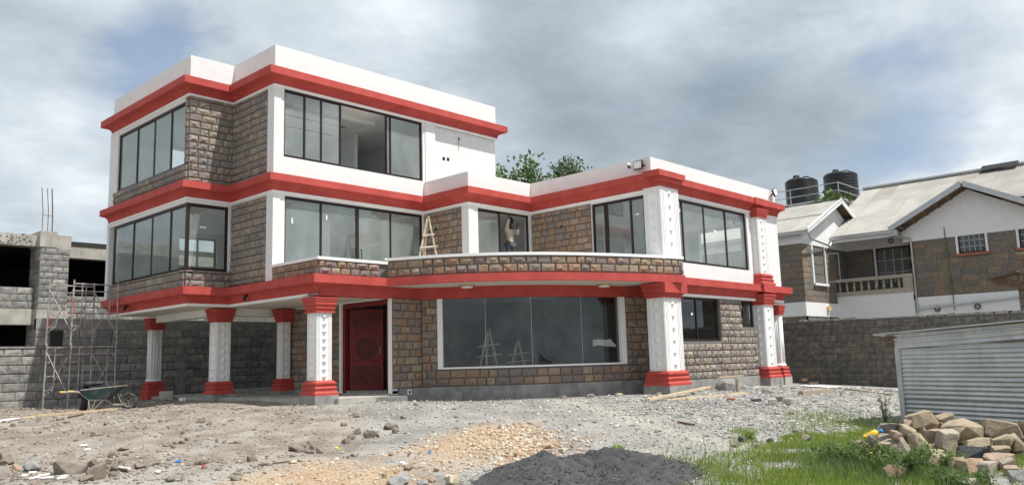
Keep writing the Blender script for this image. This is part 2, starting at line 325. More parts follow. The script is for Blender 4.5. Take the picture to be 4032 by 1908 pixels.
def lerp(a, b, t): t = min(max(t, 0), 1); return tuple(p+(q-p)*t for p, q in zip(a, b))
def orange_w(s, l):
    n = .35*nz3(s*.9, l*1.5, 21)+.25*nz3(s*2.3, l*3.1, 4)
    return max(blobz(s, l, 14.8, -.6, 2.2, 1.0, .25), .95*blobz(s, l, 11.5, -2.6, 1.7, 1.5, .5), .75*blobz(s, l, 13.2, -.2, 1.6, .8))*1.25+n-.28
def brown_w(s, l):
    q = l/s if s > 1 else 0
    return (-.115-q)*9+1.1*nz3(s*.28, l*.6, 31)+.5*nz3(s*.9, l*1.7, 3)-max(0, 12.2-s)*.9
def soil(s, l):
    n1, n2 = nz3(s*.5, l*.9, 1), nz3(s*1.7, l*2.6, 2)
    c = lerp((.225, .215, .198), (.355, .338, .31), .5+.9*n1+.6*n2)
    tr = math.exp(-((l-(.2+(25-s)*.26))/.45)**2)*(1 if 13 < s < 25 else 0)
    c = lerp(c, (.43, .40, .345), tr*.75)
    c = lerp(c, lerp((.22, .188, .155), (.345, .305, .258), .5+1.0*n2+.6*n1), brown_w(s, l))
    c = lerp(c, (.36, .35, .325), 1.6*(nz3(s*.6, l*1.0, 77)-.28) if s < 20 else 0)
    c = lerp(c, (.40, .385, .35), (blobz(s, l, 11.6, -4.5, 1.2, 2.5)+.5*n2)*.7)
    c = lerp(c, lerp((.40, .275, .175), (.47, .36, .25), .5+n2), orange_w(s, l)*1.5)
    return c
P_ = []; C_ = []
for s in S_:
    for l in L_:
        x, y = UV(s, l); P_.append((x, y, gz(x, y) if (-6 < s < 60 and -60 < l < 60) else gz0(x, y)-.05)); C_.append((*soil(s, l), 1))
nl = len(L_); ii, jj = np.meshgrid(np.arange(len(S_)-1), np.arange(nl-1), indexing='ij'); a0 = (ii*nl+jj).ravel()
gr = mesh_np('ground', np.array(P_), np.stack([a0, a0+1, a0+nl+1, a0+nl], 1), None, None, True)
at = gr.data.attributes.new('soil', 'FLOAT_COLOR', 'POINT'); at.data.foreach_set('color', np.array(C_, np.float32).ravel())
gm = mat('soil', (.7, .7, .7), (1.2, 1.2, 1.2), 26, .97, 1.0, 60, .02, detail=8); t_ = gm.node_tree; b_ = t_.nodes['Principled BSDF']
src = b_.inputs['Base Color'].links[0].from_socket; av = t_.nodes.new('ShaderNodeAttribute'); av.attribute_name = 'soil'
mm = t_.nodes.new('ShaderNodeMixRGB'); mm.blend_type = 'MULTIPLY'; mm.inputs[0].default_value = 1; t_.links.new(av.outputs['Color'], mm.inputs[1]); t_.links.new(src, mm.inputs[2]); t_.links.new(mm.outputs[0], b_.inputs['Base Color'])
gr.data.materials.append(gm); gr['kind'] = 'structure'; gr['label'] = 'rough building plot of brown dirt, grey gravel and orange murram'
# ------------------------------------------------------------------ villa
DZ = 3.4           # villa heights below are measured from the top of the first red cornice
vI, uJ, vK, uB, vD, uE, vG, uH, uT, vP = 2.376, -1.39, 8.1, 5.53, -2.12, 8.44, -6.97, 16.5, 9.0, -2.22
Z3P, Z3, Z3F, Z3R = 6.885, 6.132, 5.915, 5.70; Z2P, Z2, Z2F, Z2R = 3.58, 3.05, 2.845, 2.60; Z1, Z1F, Z1R = 0., -.22, -.46
villa = empty('villa', (4, -1, 0), world=True)
tag(villa, 'three storey white villa with red cornices, stone panels and a curved balcony', 'house')
def part(name, m, fn, parent=None, smooth=False):
    b = MB(DZ); fn(b); return b.build(name, m, parent or villa, smooth)
def cells(a0, a1, z0, z1, ops):
    A = sorted({a0, a1, *[x for o in ops for x in o[:2] if a0 < x < a1]}); Z = sorted({z0, z1, *[x for o in ops for x in o[2:] if z0 < x < z1]})
    for i in range(len(A)-1):
        zs = None
        for k in range(len(Z)-1):
            ca, cz = (A[i]+A[i+1])/2, (Z[k]+Z[k+1])/2
            if any(o[0] < ca < o[1] and o[2] < cz < o[3] for o in ops):
                if zs is not None: yield A[i], A[i+1], zs, Z[k]
                zs = None
            elif zs is None: zs = Z[k]
        if zs is not None: yield A[i], A[i+1], zs, Z[-1]
def wallF(name, m, v, a0, a1, z0, z1, ops=(), t=.2, par=None):
    def fn(b):
        for p, q, r, s in cells(a0, a1, z0, z1, ops): b.box(p, v, r, q, v+t, s)
    return part(name, m, fn, par)
def wallL(name, m, u, a0, a1, z0, z1, ops=(), t=.2, par=None):
    def fn(b):
        for p, q, r, s in cells(a0, a1, z0, z1, ops): b.box(u, p, r, u+t, q, s)
    return part(name, m, fn, par)
# --- stone pieces: shared rock-faced meshes, unit size, front towards -Y
def stone_mesh(seed, name='stone', m='stone', rough=1.):
    r = random.Random(seed); V = []; F = []
    nx, nzc = 4, 3; bx, bz = .055, .10
    V += [(-.5, 0, -.5), (.5, 0, -.5), (.5, 0, .5), (-.5, 0, .5)]
    V += [(-.5, -.35, -.5), (.5, -.35, -.5), (.5, -.35, .5), (-.5, -.35, .5)]
    for k in range(nzc):
        for i in range(nx):
            x = -.5+bx+(1-2*bx)*i/(nx-1); z = -.5+bz+(1-2*bz)*k/(nzc-1); e = i in (0, nx-1) or k in (0, nzc-1)
            V.append((x+(0 if e else r.uniform(-.07, .07)), -(.62+r.uniform(-.08, .1)*rough) if e else -(.9+r.uniform(-.3, .45)*rough), z+(0 if e else r.uniform(-.08, .08))))
    F += [(0, 1, 5, 4), (1, 2, 6, 5), (2, 3, 7, 6), (3, 0, 4, 7)]
    g = lambda i, k: 8+k*nx+i
    for k in range(nzc-1):
        for i in range(nx-1):
            q = (g(i, k), g(i+1, k), g(i+1, k+1), g(i, k+1))
            if r.random() < .5: F += [(q[0], q[1], q[2]), (q[0], q[2], q[3])]
            else: F += [(q[0], q[1], q[3]), (q[1], q[2], q[3])]
    F.append((4, 5)+tuple(g(i, 0) for i in range(nx-1, -1, -1))); F.append((6, 7)+tuple(g(i, nzc-1) for i in range(nx)))
    F.append((5, 6)+tuple(g(nx-1, k) for k in range(nzc-1, -1, -1))); F.append((7, 4)+tuple(g(0, k) for k in range(nzc)))
    me = bpy.data.meshes.new(name); me.from_pydata(V, [], F); me.update(); me.materials.append(MATS[m]); return me
STM = [stone_mesh(i) for i in range(14)]; STW = [stone_mesh(40+i, 'stone', 'stone_warm') for i in range(14)]; WARM = set()
STONES = []        # (parent panel, centre, rz, length, height, depth, normal)
def lay(panel, org, dx, n, a0, a1, z0, z1, ch=.213, zref=0., ops=(), r=None, lmin=.2, lmax=.5, depth=.06, joint=.028):
    """courses of stones on a vertical plane: point = org + dx*a, normal n"""
    r = r or rng; rz = math.atan2(n[1], n[0])+math.pi/2
    k0 = math.floor((z0-zref)/ch+1e-6); z = zref+k0*ch
    while z < z1-.03:
        za, zb = max(z, z0), min(z+ch, z1)
        if zb-za > .07:
            a = a0-r.uniform(0, .2)
            while a < a1-.03:
                l = r.choice((r.uniform(lmin, .3), r.uniform(.3, lmax), r.uniform(.3, lmax)))
                b = a+l
                if a1-b < .12: b = a1
                p, q = max(a, a0), min(b, a1)
                segs = [(p, q)]
                for o in ops:
                    if o[2] < zb-.03 and o[3] > za+.03:
                        segs = [s for g in segs for s in ((g[0], min(g[1], o[0])), (max(g[0], o[1]), g[1])) if s[1]-s[0] > .06]
                for p, q in segs:
                    if q-p > .06:
                        c = (p+q)/2
                        STONES.append((panel, (org[0]+dx[0]*c, org[1]+dx[1]*c, (za+zb)/2+DZ), rz, q-p-joint, zb-za-joint, depth*r.uniform(.8, 1.25), n))
                a = b
        z += ch
def panelF(v, a0, a1, z0, z1, ops=(), bops=None, t=.2, **k):
    p = wallF('stone_wall', 'mortar', v, a0, a1, z0, z1, ops if bops is None else bops, t); lay(p, (0, v), (1, 0), (0, -1), a0, a1, z0, z1, ops=ops, **k); return p
def panelL(u, a0, a1, z0, z1, ops=(), t=.2, **k):
    p = wallL('stone_wall', 'mortar', u, a0, a1, z0, z1, ops, t); lay(p, (u, 0), (0, 1), (-1, 0), a0, a1, z0, z1, ops=ops, **k); return p
def window(axis, c, a0, a1, z0, z1, mull, fr=.055, gl='window_glass', d=.07, inset=.05, thick=None, handle=None, openpane=None):
    """frame, mullions and panes in a wall plane. axis 'F': plane y=c, a=x; axis 'L': plane x=c, a=y"""
    def bx(b, p, q, r, s, o0=inset, o1=None):
        o1 = o0+d if o1 is None else o1
        if axis == 'F': b.box(p, c+o0, r, q, c+o1, s)
        else: b.box(c+o0, p, r, c+o1, q, s)
    w_ = part('window', 'brown_metal', lambda b: (bx(b, a0, a1, z0, z0+fr), bx(b, a0, a1, z1-fr, z1), bx(b, a0, a0+fr, z0+fr, z1-fr), bx(b, a1-fr, a1, z0+fr, z1-fr)))
    ed = [a0+fr]+[x for x in mull]+[a1-fr]
    for x in mull: part('mullion', 'brown_metal', lambda b: bx(b, x-.028, x+.028, z0+fr, z1-fr, inset+.012, inset+d-.008), w_)
    for i in range(len(ed)-1):
        if openpane == i: continue
        p, q = ed[i], ed[i+1]; o = inset+(.03 if i % 2 else .042)
        b = MB(DZ)
        if axis == 'F': b.add([(p, c+o, z0+fr), (q, c+o, z0+fr), (q, c+o, z1-fr), (p, c+o, z1-fr)], [(0, 1, 2, 3)])
        else: b.add([(c+o, q, z0+fr), (c+o, p, z0+fr), (c+o, p, z1-fr), (c+o, q, z1-fr)], [(0, 1, 2, 3)])
        mesh('pane', b.v, b.f, gl, w_)
        # sash stiles beside each pane
        part('sash', 'brown_metal', lambda b: (bx(b, p, p+.022, z0+fr, z1-fr, o-.012, o+.012), bx(b, q-.022, q, z0+fr, z1-fr, o-.012, o+.012), bx(b, p+.022, q-.022, z0+fr, z0+fr+.03, o-.012, o+.012), bx(b, p+.022, q-.022, z1-fr-.03, z1-fr, o-.012, o+.012)), w_)
    return w_
# --- third storey
z0, z1 = Z2, Z3R
wallL('wall', 'white_wall', uJ, 2.58, vK, z0+.55, z1, [(2.58, 7.62, 0, 5.54)])
panelL(uJ, 2.38, vK-.3, z0, 3.60, ops=(), t=.2)
panelL(uJ, 2.38, 2.58, 3.60, 5.63, lmin=.3)
panelF(vI, uJ, 0, z0, 5.63)
wallF('wall', 'white_wall', vI+.001, uJ, 0, 5.63, z1)
wallL('wall', 'white_wall', uJ, vK-.3, vK, z0, z0+.55)
window('L', uJ, 2.58, 7.62, 3.60, 5.54, [3.706, 4.896, 6.194])
panelL(0, .33, vI-.02, z0, 5.63)
wallL('wall', 'white_wall', .001, .33, vI, 5.63, z1)
wallL('pillar', 'white_wall', -.025, -.022, .33, z0, z1, t=.225)
wallF('wall', 'white_wall', 0, .2, 5.6, z0, z1, [(.31, 5.5, 3.62, 5.635)])
wallF('pillar', 'white_wall', -.03, 5.6, 6.03, z0, z1)
wallF('wall', 'white_wall', .07, 6.03, uT, z0, z1)
wallL('wall', 'white_wall', uT-.2, .27, vK, z0, z1, [(1.2, 3.6, 3.6, 5.5), (4.6, 7., 3.6, 5.5)])
wallF('wall', 'white_wall', vK, uJ, uT, z0, z1, [(.6, 3.4, 3.5, 5.55), (4.6, 8., 3.5, 5.55)])
window('F', 0, .31, 5.5, 3.62, 5.635, [1.03, 1.6, 2.28, 4.04, 4.20], openpane=3)
# --- second storey
z0, z1 = Z1, Z2R
panelL(uJ, vI, 7.9, z0, .5); panelF(vI, uJ, 0, z0, .5)
wallL('lintel', 'white_wall', uJ-.01, vI-.01, vK, 2.45, z1, t=.2); wallF('lintel', 'white_wall', vI-.011, uJ+.19, 0, 2.45, z1)
wallF('wall', 'white_wall', vI, -.09, 0, .5, 2.45)
window('L', uJ, vI+.06, 7.8, .5, 2.45, [3.559, 4.854, 6.249]); window('F', vI, uJ+.06, -.09, .5, 2.45, [])
part('corner_post', 'brown_metal', lambda b: b.box(uJ+.02, vI+.02, .5, uJ+.11, vI+.11, 2.45))
panelL(0, .33, vI-.02, z0+.06, 2.5); wallL('wall', 'white_wall', .001, .33, vI, 2.5, z1); wallL('pillar', 'white_wall', -.025, -.022, .33, z0, z1, t=.225)
wallF('wall', 'white_wall', 0, .2, uB+.2, z0, z1, [(.36, 5.47, .04, 2.49)])
window('F', 0, .36, 5.47, .04, 2.49, [1.61, 2.87, 2.93, 4.18])
WARM.add(panelL(uB, -1.82, -.01, z0+.02, 2.5, t=.2).name); wallL('wall', 'white_wall', uB+.001, -1.82, 0, 2.5, z1); wallL('pillar', 'white_wall', uB-.025, vD-.022, -1.82, z0, z1, t=.225)
wallF('wall', 'white_wall', vD, uB+.2, uE+.2, z0, z1, [(5.93, 8.33, .04, 2.47)])
window('F', vD, 5.93, 8.33, .04, 2.47, [6.96], openpane=1)
WARM.add(panelL(uE, -4.66, vD-.01, z0+.02, 2.5, t=.2, lmax=.46).name); wallL('wall', 'white_wall', uE+.001, vG, vD, 2.5, z1); wallL('wall', 'white_wall', uE, vG, -4.66, z0, 2.5, [(-6.66, -4.68, .04, 2.47)])
window('L', uE, -6.66, -4.68, .04, 2.47, [-6.13, -5.24, -5.15], handle=1)
wallF('wall', 'white_wall', vG, uE+.2, uH, z0, z1, [(9.4, 14.18, .5, 2.49)])
window('F', vG, 9.4, 14.18, .5, 2.49, [10.16, 11.44, 12.83])
wallL('wall', 'white_wall', uH-.2, vG+.2, vK, z0, z1, [(-5.6, -3.8, .5, 2.4), (-2.2, .4, .5, 2.4)]); wallF('wall', 'white_wall', vK, uJ, uH, z0, z1, [(1.0, 2.45, .6, 2.42), (5., 8., .5, 2.42), (9., 12., .5, 2.42)])
window('F', vK, 1.0, 2.45, .6, 2.42, [1.75], inset=.1)
# --- slabs, ceilings, floors, inner walls
def poly_part(name, m, poly, a, b): return part(name, m, lambda q: q.prism(poly, a, b))
P3 = [(uJ, vK), (uJ, vI), (0, vI), (0, 0), (uT, 0), (uT, vK)]
P2 = [(uJ, vK), (uJ, vI), (0, vI), (0, 0), (uB, 0), (uB, vD), (uE, vD), (uE, vG), (uH, vG), (uH, vK)]
ins = lambda P, a: offpath(P, -a, True)
poly_part('roof_slab', 'concrete', ins(P3, .1), Z3R+.01, Z3); poly_part('ceiling', 'ceiling_white', ins(P3, .21), Z3R-.08, Z3R+.005)
poly_part('floor_slab', 'concrete', ins(P2, .1), Z2R+.01, Z2); poly_part('ceiling', 'ceiling_white', ins(P2, .21), Z2R-.08, Z2R+.005)
poly_part('floor_slab', 'concrete', [(uJ, vK), (uJ, vI), (0, vI), (0, -2.2), (2.3, -2.2), (2.3, 0.), (uB, .0), (uB, vD), (uE, vD), (uE, vG), (uH, vG), (uH, vK)], -.21, -.004)
for f, z in ((Z2+.01, Z3R-.08), (.01, Z2R-.08)):
    yw = 6.4 if f > 1 else 4.9
    part('inner_wall', 'plaster', lambda b: b.box(3.1, yw, f, 8.7, yw+.12, z))
    part('bounce_floor', 'plaster', lambda b: b.prism([(x_, y_) for x_, y_ in ins(P3 if f > 1 else P2, .21)], f-.004, f+.004))  # pale floor layer added to bounce light and brighten the interior
for q in ((4.6, 2.6, Z2+.02, 4.75, 6.39, Z3R-.08), (6.6, .28, Z2+.02, 6.7, 6.39, Z3R-.08), (-.2, 3.0, Z2+.02, 2.2, 3.1, Z3R-.6), (.4, 1.75, .02, 2.95, 1.85, Z2R-.08), (2.95, 1.75, .02, 3.05, 4.89, Z2R-.08), (4.4, 2.2, .02, 6.9, 2.3, Z2R-.08), (7.0, 1.6, .02, 13.5, 1.72, Z2R-.08), (12.4, -5.2, .02, 12.5, 1.5, Z2R-.08), (9.9, -4.0, .02, 10.0, 1.5, Z2R-.08)):
    part('inner_wall', 'plaster', lambda b: b.box(*q))
part('light_switch', 'steel', lambda b: b.box(.62, 1.74, .62, .80, 1.749, .72)); part('wire', 'black', lambda b: b.tube([(1.05, 1.745, 2.2), (1.04, 1.74, 1.9), (1.07, 1.74, 1.6), (1.05, 1.74, 1.35), (1.1, 1.745, 1.2)], .006, 5)); part('socket', 'black', lambda b: b.box(3.6, 2.2, .45, 3.75, 2.21, .55))
for zc in (Z3R-.08, Z2R-.08):                                      # dropped ceiling trays edged by black strips that paint in shadow gaps
    part('ceiling_tray', 'ceiling_white', lambda b: b.sweep([(1.2, 1.0), (1.2, 3.4), (4.3, 3.4), (4.3, 1.0)], [(0, zc-.11), (.16, zc-.11), (.16, zc+.002), (0, zc+.002)], True))
part('ceiling_gap_shade', 'black', lambda b: [b.box(*q) for q in ((1.3, 1.15, Z3R-.10, 1.36, 3.25, Z3R-.081), (1.36, 3.2, Z3R-.10, 4.2, 3.25, Z3R-.081), (.5, 1.9, Z3R-.10, .56, 3.9, Z3R-.081), (1.5, 2.1, Z3R-.1, 3.9, 2.16, Z3R-.081))])
# --- cornices: red fascia over a coved soffit, and the thin white moulding beneath
def corn(z, zf, zr, p): return [(-.05, z), (p, z), (p, zf), (p-.035, zf-.012)]+[(.03+(p-.10)*(1-math.sin(t)), zr+(zf-.03-zr)*(1-math.cos(t))) for t in (1.5, 1.2, .9, .6, .3, 0.)][::1]+[(-.05, zr)]
def corn(z, zf, zr, p):
    q = [(-.05, z), (p, z), (p, zf), (p-.05, zf-.01)]
    for k in range(6):
        t = k/5*math.pi/2; q.append((.035+(p-.10)*(1-math.sin(t)), zf-.02-(zf-.02-zr-.01)*(1-math.cos(t))))
    return q+[(.035, zr), (-.05, zr)]
C3 = [(uJ, vK), (uJ, vI), (0, vI), (0, 0), (uT, 0), (uT, vK)]
part('cornice', 'red_paint', lambda b: b.sweep(C3, corn(Z3, Z3F, Z3R, .31), True))
part('trim', 'white_smooth', lambda b: b.sweep(C3, [(-.02, Z3R-.001), (.045, Z3R-.001), (.045, Z3R-.045), (.02, Z3R-.07), (-.02, Z3R-.07)], True))
part('parapet', 'white_wall', lambda b: b.sweep(C3, [(0, Z3+.002), (0, Z3P), (-.15, Z3P), (-.15, Z3+.002)], True))
C2 = [(uJ, vK), (uJ, vI), (0, vI), (0, 0), (uB, 0), (uB, vD), (uE, vD), (uE, vG), (uH, vG), (uH, vK)]
part('cornice', 'red_paint', lambda b: b.sweep(C2, corn(Z2, Z2F, Z2R, .245), True))
part('trim', 'white_smooth', lambda b: b.sweep(C2, [(-.02, Z2R-.001), (.045, Z2R-.001), (.045, Z2R-.045), (.02, Z2R-.07), (-.02, Z2R-.07)], True))
part('parapet', 'white_wall', lambda b: b.sweep([(uB, -.005), (uB, vD), (uE, vD), (uE, vG), (uH, vG), (uH, vK)], [(0, Z2+.002), (0, Z2P), (-.15, Z2P), (-.15, Z2+.002)]))
BOW = curve([(2.02, -2.50), (2.70, -3.85), (3.55, -4.95), (4.45, -5.72), (5.35, -6.27), (6.5, -6.80), (7.6, -7.20), (9.0, -7.60)], 6)     # outer edge of the curved balcony
c1 = corn(Z1, Z1F, Z1R, .28)
part('cornice', 'red_paint', lambda b: b.sweep([(uJ+.11, vK), (uJ+.11, vI), (0, vI), (0, vP), (2.02, vP)], c1))
part('cornice', 'red_paint', lambda b: b.sweep([(8.85, vG), (uH, vG), (uH, vK)], c1))
part('trim', 'white_smooth', lambda b: b.sweep([(uJ+.11, vK), (uJ+.11, vI), (0, vI), (0, vP+.4)], [(-.03, Z1R-.001), (.045, Z1R-.001), (.045, Z1R-.045), (.02, Z1R-.075), (-.03, Z1R-.075)]))
part('trim', 'white_smooth', lambda b: b.sweep([(9.2, vG), (uH, vG), (uH, vK)], [(-.03, Z1R-.001), (.045, Z1R-.001), (.045, Z1R-.045), (.02, Z1R-.085), (-.03, Z1R-.085)]))
# --- curved balcony
balc = part('balcony', 'cream', lambda b: b.prism([(.05, -.3), (.05, -2.45), (2.03, -2.47)]+offpath(BOW, -.04)[1:]+[(8.9, -6.95), (8.44, -6.9), (8.44, -2.2), (5.6, -2.2), (5.6, -.05)], Z1F+.012, -.012))
part('fascia', 'red_paint', lambda b: b.sweep(BOW, [(0, Z1), (0, Z1F), (-.12, Z1F), (-.12, Z1)]), balc)
BEAM = [(.05, -2.25), (3.05, -2.27), (3.33, -2.36)]
GW = curve([(3.35, -2.38), (3.75, -2.80), (4.2, -3.38), (4.72, -3.97), (5.5, -4.66), (6.2, -5.03), (6.96, -5.33), (7.7, -5.58), (8.35, -5.80), (9.0, -6.15), (9.25, vG+.02)], 6)   # ground floor bay wall
part('beam', 'red_paint', lambda b: b.sweep([(.05, -2.25), (3.30, -2.27)]+GW[1:], [(.03, Z1F+.01), (.03, -.54), (-.2, -.54), (-.2, Z1F+.01)]), balc)
BIN = offpath(BOW, -.09)
cap_z = (.475, .545)
part('parapet', 'mortar', lambda b: b.sweep([(-.0, -.03), (-.0, -2.27), (2.4, -2.27)], [(0, 0), (0, .40), (-.14, .40), (-.14, 0)]), balc)
pw = part('parapet', 'mortar', lambda b: b.sweep(BIN, [(0, 0), (0, .47), (-.14, .47), (-.14, 0)]), balc)
part('coping', 'white_smooth', lambda b: b.sweep([(-.0, -.03), (-.0, -2.27), (2.4, -2.27)], [(.065, .40), (.065, .475), (-.19, .475), (-.19, .40)]), balc)
part('coping', 'white_smooth', lambda b: b.sweep(BIN, [(.065, .47), (.065, .55), (-.19, .55), (-.19, .47)]), balc)
lay(balc, (0, 0), (0, 1), (-1, 0), -2.26, -.06, .02, .40, ch=.19, zref=.02); lay(balc, (0, -2.27), (1, 0), (0, -1), .0, 1.94, .02, .40, ch=.19, zref=.02, lmin=.25)
def lay_curve(panel, path, z0, z1, ch, zref, ops=(), lmin=.24, lmax=.46, depth=.06):
    D = [0.]
    for p, q in zip(path, path[1:]): D.append(D[-1]+math.hypot(q[0]-p[0], q[1]-p[1]))
    def at(s):
        s = min(max(s, 0), D[-1]-1e-6); i = max(k for k in range(len(D)-1) if D[k] <= s); t = (s-D[i])/(D[i+1]-D[i]); p, q = path[i], path[i+1]
        d = Vector((q[0]-p[0], q[1]-p[1])).normalized(); return (p[0]+(q[0]-p[0])*t, p[1]+(q[1]-p[1])*t), (d.y, -d.x)
    z = zref+math.floor((z0-zref)/ch+1e-6)*ch
    while z < z1-.04:
        za, zb = max(z, z0), min(z+ch, z1); s = -rng.uniform(0, .2)
        while s < D[-1]-.05 and zb-za > .07:
            l = rng.uniform(lmin, lmax); e = s+l
            if D[-1]-e < .14: e = D[-1]
            p, q = max(s, 0), min(e, D[-1]); segs = [(p, q)]
            for o in ops:
                if o[2] < zb-.03 and o[3] > za+.03: segs = [g for x in segs for g in ((x[0], min(x[1], o[0])), (max(x[0], o[1]), x[1])) if g[1]-g[0] > .06]
            for p, q in segs:
                c, n = at((p+q)/2)
                if q-p > .06: STONES.append((panel, (c[0], c[1], (za+zb)/2+DZ), math.atan2(n[1], n[0])+math.pi/2, q-p-.03, zb-za-.028, depth*rng.uniform(.85, 1.2), n))
            s = e
        z += ch
    return D[-1], at
lay_curve(balc, BIN, .02, .465, .2225, .02)
for sx_, sy_ in ((3.85, -3.75), (7.25, -5.95)):
    sl_ = part('ceiling_lamp', 'lamp_gold', lambda b: b.lathe((sx_, sy_, Z1F), [(.0, .011), (.21, .011), (.21, -.03), (.19, -.03), (.0, -.031)], 28))
    part('diffuser', 'lamp_white', lambda b: b.lathe((sx_, sy_, Z1F-.03), [(.0, .0), (.18, -.001), (.15, -.045), (.0, -.06)], 28), sl_, True)
# --- ground floor
z0, z1 = -3.0, -.54
door_op = (-2.10, -.02, -3.2, -.56)
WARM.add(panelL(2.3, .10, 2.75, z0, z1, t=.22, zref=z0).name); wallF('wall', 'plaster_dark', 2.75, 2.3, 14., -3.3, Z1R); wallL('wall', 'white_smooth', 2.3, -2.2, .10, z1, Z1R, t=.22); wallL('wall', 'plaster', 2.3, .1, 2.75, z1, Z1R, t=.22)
for ya, yb in ((-2.345, -2.22), (-.02, .10)): part('jamb', 'white_smooth', lambda b: b.box(2.27, ya, -3.14, 2.312, yb, z1))
part('reveal', 'plaster', lambda b: b.box(2.312, -2.3, -3.14, 2.53, -2.225, z1)); part('reveal', 'plaster', lambda b: b.box(2.312, -.02, -3.14, 2.53, .10, z1))
WARM.add(panelF(-2.34, 2.315, 3.36, z0, z1, zref=z0).name)
wl = 0
for p, q in zip(GW, GW[1:]): wl += math.hypot(q[0]-p[0], q[1]-p[1])
def arclen(pt): 
    s = 0; best = (9, 0)
    for p, q in zip(GW, GW[1:]):
        d = math.hypot(p[0]-pt[0], p[1]-pt[1]); best = min(best, (d, s)); s += math.hypot(q[0]-p[0], q[1]-p[1])
    return best[1]
W0, W1 = arclen((3.68, -2.72)), arclen((8.38, -5.82)); SILL = -2.47
def sub(path, a, b):
    s = 0; out = []
    for i, (p, q) in enumerate(zip(path, path[1:])):
        l = math.hypot(q[0]-p[0], q[1]-p[1])
        for t in ((a-s)/l, (b-s)/l):
            if 0 <= t < 1: out.append((s+t*l, (p[0]+(q[0]-p[0])*t, p[1]+(q[1]-p[1])*t)))
        if a < s+l < b: out.append((s+l, q))
        s += l
    return [x for _, x in sorted(out)]
bayw = part('stone_wall', 'mortar', lambda b: (b.sweep(sub(GW, 0, W0), [(0, z0), (0, z1), (-.2, z1), (-.2, z0)]), b.sweep(sub(GW, W1, wl-.01), [(0, z0), (0, z1), (-.2, z1), (-.2, z0)]), b.sweep(sub(GW, W0, W1), [(0, z0), (0, SILL-.04), (-.2, SILL-.04), (-.2, z0)])))
WARM.add(bayw.name); WARM.add(balc.name)
lay_curve(bayw, GW, z0, z1, .2235, z0, ops=[(W0, W1, SILL-.03, 0)])
WP = sub(GW, W0, W1)
bay = part('window', 'white_smooth', lambda b: (b.sweep(WP, [(.05, SILL-.05), (.05, SILL), (-.2, SILL), (-.2, SILL-.05)]),
    b.sweep(sub(GW, W0-.02, W0+.13), [(.052, SILL-.05), (.052, z1), (-.2, z1), (-.2, SILL-.05)]), b.sweep(sub(GW, W1-.16, W1+.02), [(.052, SILL-.05), (.052, z1), (-.2, z1), (-.2, SILL-.05)])))
cuts = [W0+.13, arclen((4.55, -3.78)), arclen((5.5, -4.66)), arclen((6.9, -5.31)), W1-.16]
for a, b_2 in zip(cuts, cuts[1:]):
    pp = offpath(sub(GW, a+.004, b_2-.004), -.06); nn = len(pp); b = MB(DZ)
    b.add([(x, y, SILL) for x, y in pp]+[(x, y, z1) for x, y in pp], [(i, i+1, nn+i+1, nn+i) for i in range(nn-1)]); mesh('pane', b.v, b.f, 'bay_glass', bay, True)
    part('seal', 'plaster', lambda q: q.bar((pp[-1][0], pp[-1][1], SILL), (pp[-1][0], pp[-1][1], z1), .005), bay)
panelF(vG, 9.25, 14.30, z0-.05, z1, zref=z0-.05, ops=[(9.66, 11.94, -1.90, -.5), (13.36, 14.4, -1.44, -.5)], ch=.214, lmin=.16, lmax=.42)
wallF('wall', 'white_smooth', vG+.002, 9.0, 16.3, z1, Z1R)
window('F', vG, 9.66, 11.94, -1.90, z1, [10.68], gl='bay_glass', inset=.07); window('F', vG, 13.36, 14.30, -1.44, z1, [], gl='bay_glass', inset=.07)
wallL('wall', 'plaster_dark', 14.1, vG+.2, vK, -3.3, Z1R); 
part('ground_slab', 'concrete', lambda b: b.prism([(2.35, -2.3), (3.3, -2.3)]+offpath(GW, -.05)[1:-1]+[(9.3, vG+.05), (14.2, vG+.05), (14.2, vK), (2.35, vK)], -3.4, -3.06))
part('plinth', 'concrete', lambda b: b.sweep([(2.3, 2.76), (2.3, .12)], [(.03, -3.5), (.03, z0-.005), (-.1, z0-.005), (-.1, -3.5)]))
part('plinth', 'concrete', lambda b: (b.sweep([(2.55, -2.36), (3.34, -2.36)]+GW[1:-1]+[(9.25, vG)], [(.045, -3.6), (.045, z0-.005), (-.1, z0-.005), (-.1, -3.6)])))
part('plinth', 'concrete', lambda b: b.sweep([(9.25, vG), (14.30, vG)], [(.045, -3.7), (.045, z0-.055), (-.1, z0-.055), (-.1, -3.7)]))
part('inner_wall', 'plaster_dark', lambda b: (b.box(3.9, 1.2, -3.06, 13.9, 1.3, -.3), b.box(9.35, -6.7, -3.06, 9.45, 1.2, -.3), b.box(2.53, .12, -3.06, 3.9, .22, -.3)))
part('ceiling', 'plaster', lambda b: b.box(2.54, -2.2, -.30, 13.9, 7.9, -.215))
# porch: soffit, floor, step
part('soffit', 'cream', lambda b: b.prism([(uJ+.16, vK-.05), (uJ+.16, vI+.05), (.05, vI+.05), (.05, -2.2), (2.29, -2.2), (2.29, vK-.05)], -.5, -.215))
part('beam', 'plaster', lambda b: (b.box(.05, 3.2, -.72, 2.28, 3.7, -.501), b.box(.02, 3.8, -.72, .35, 7.5, -.501)))
part('porch_floor', 'concrete_pale', lambda b: (b.prism([(.1, -1.9), (.0, 8.2), (2.28, 8.2), (2.28, .1), (2.28, -2.33), (1.66, -2.50), (.46, -2.50), (.46, -1.9)], -3.5, -3.17), b.box(2.27, -2.34, -3.5, 2.62, -.03, -3.13)))
part('step', 'concrete', lambda b: b.prism([(1.67, -2.52), (2.32, -2.95), (2.75, -2.5), (2.5, -2.37), (2.29, -2.34)], -3.5, -3.19))
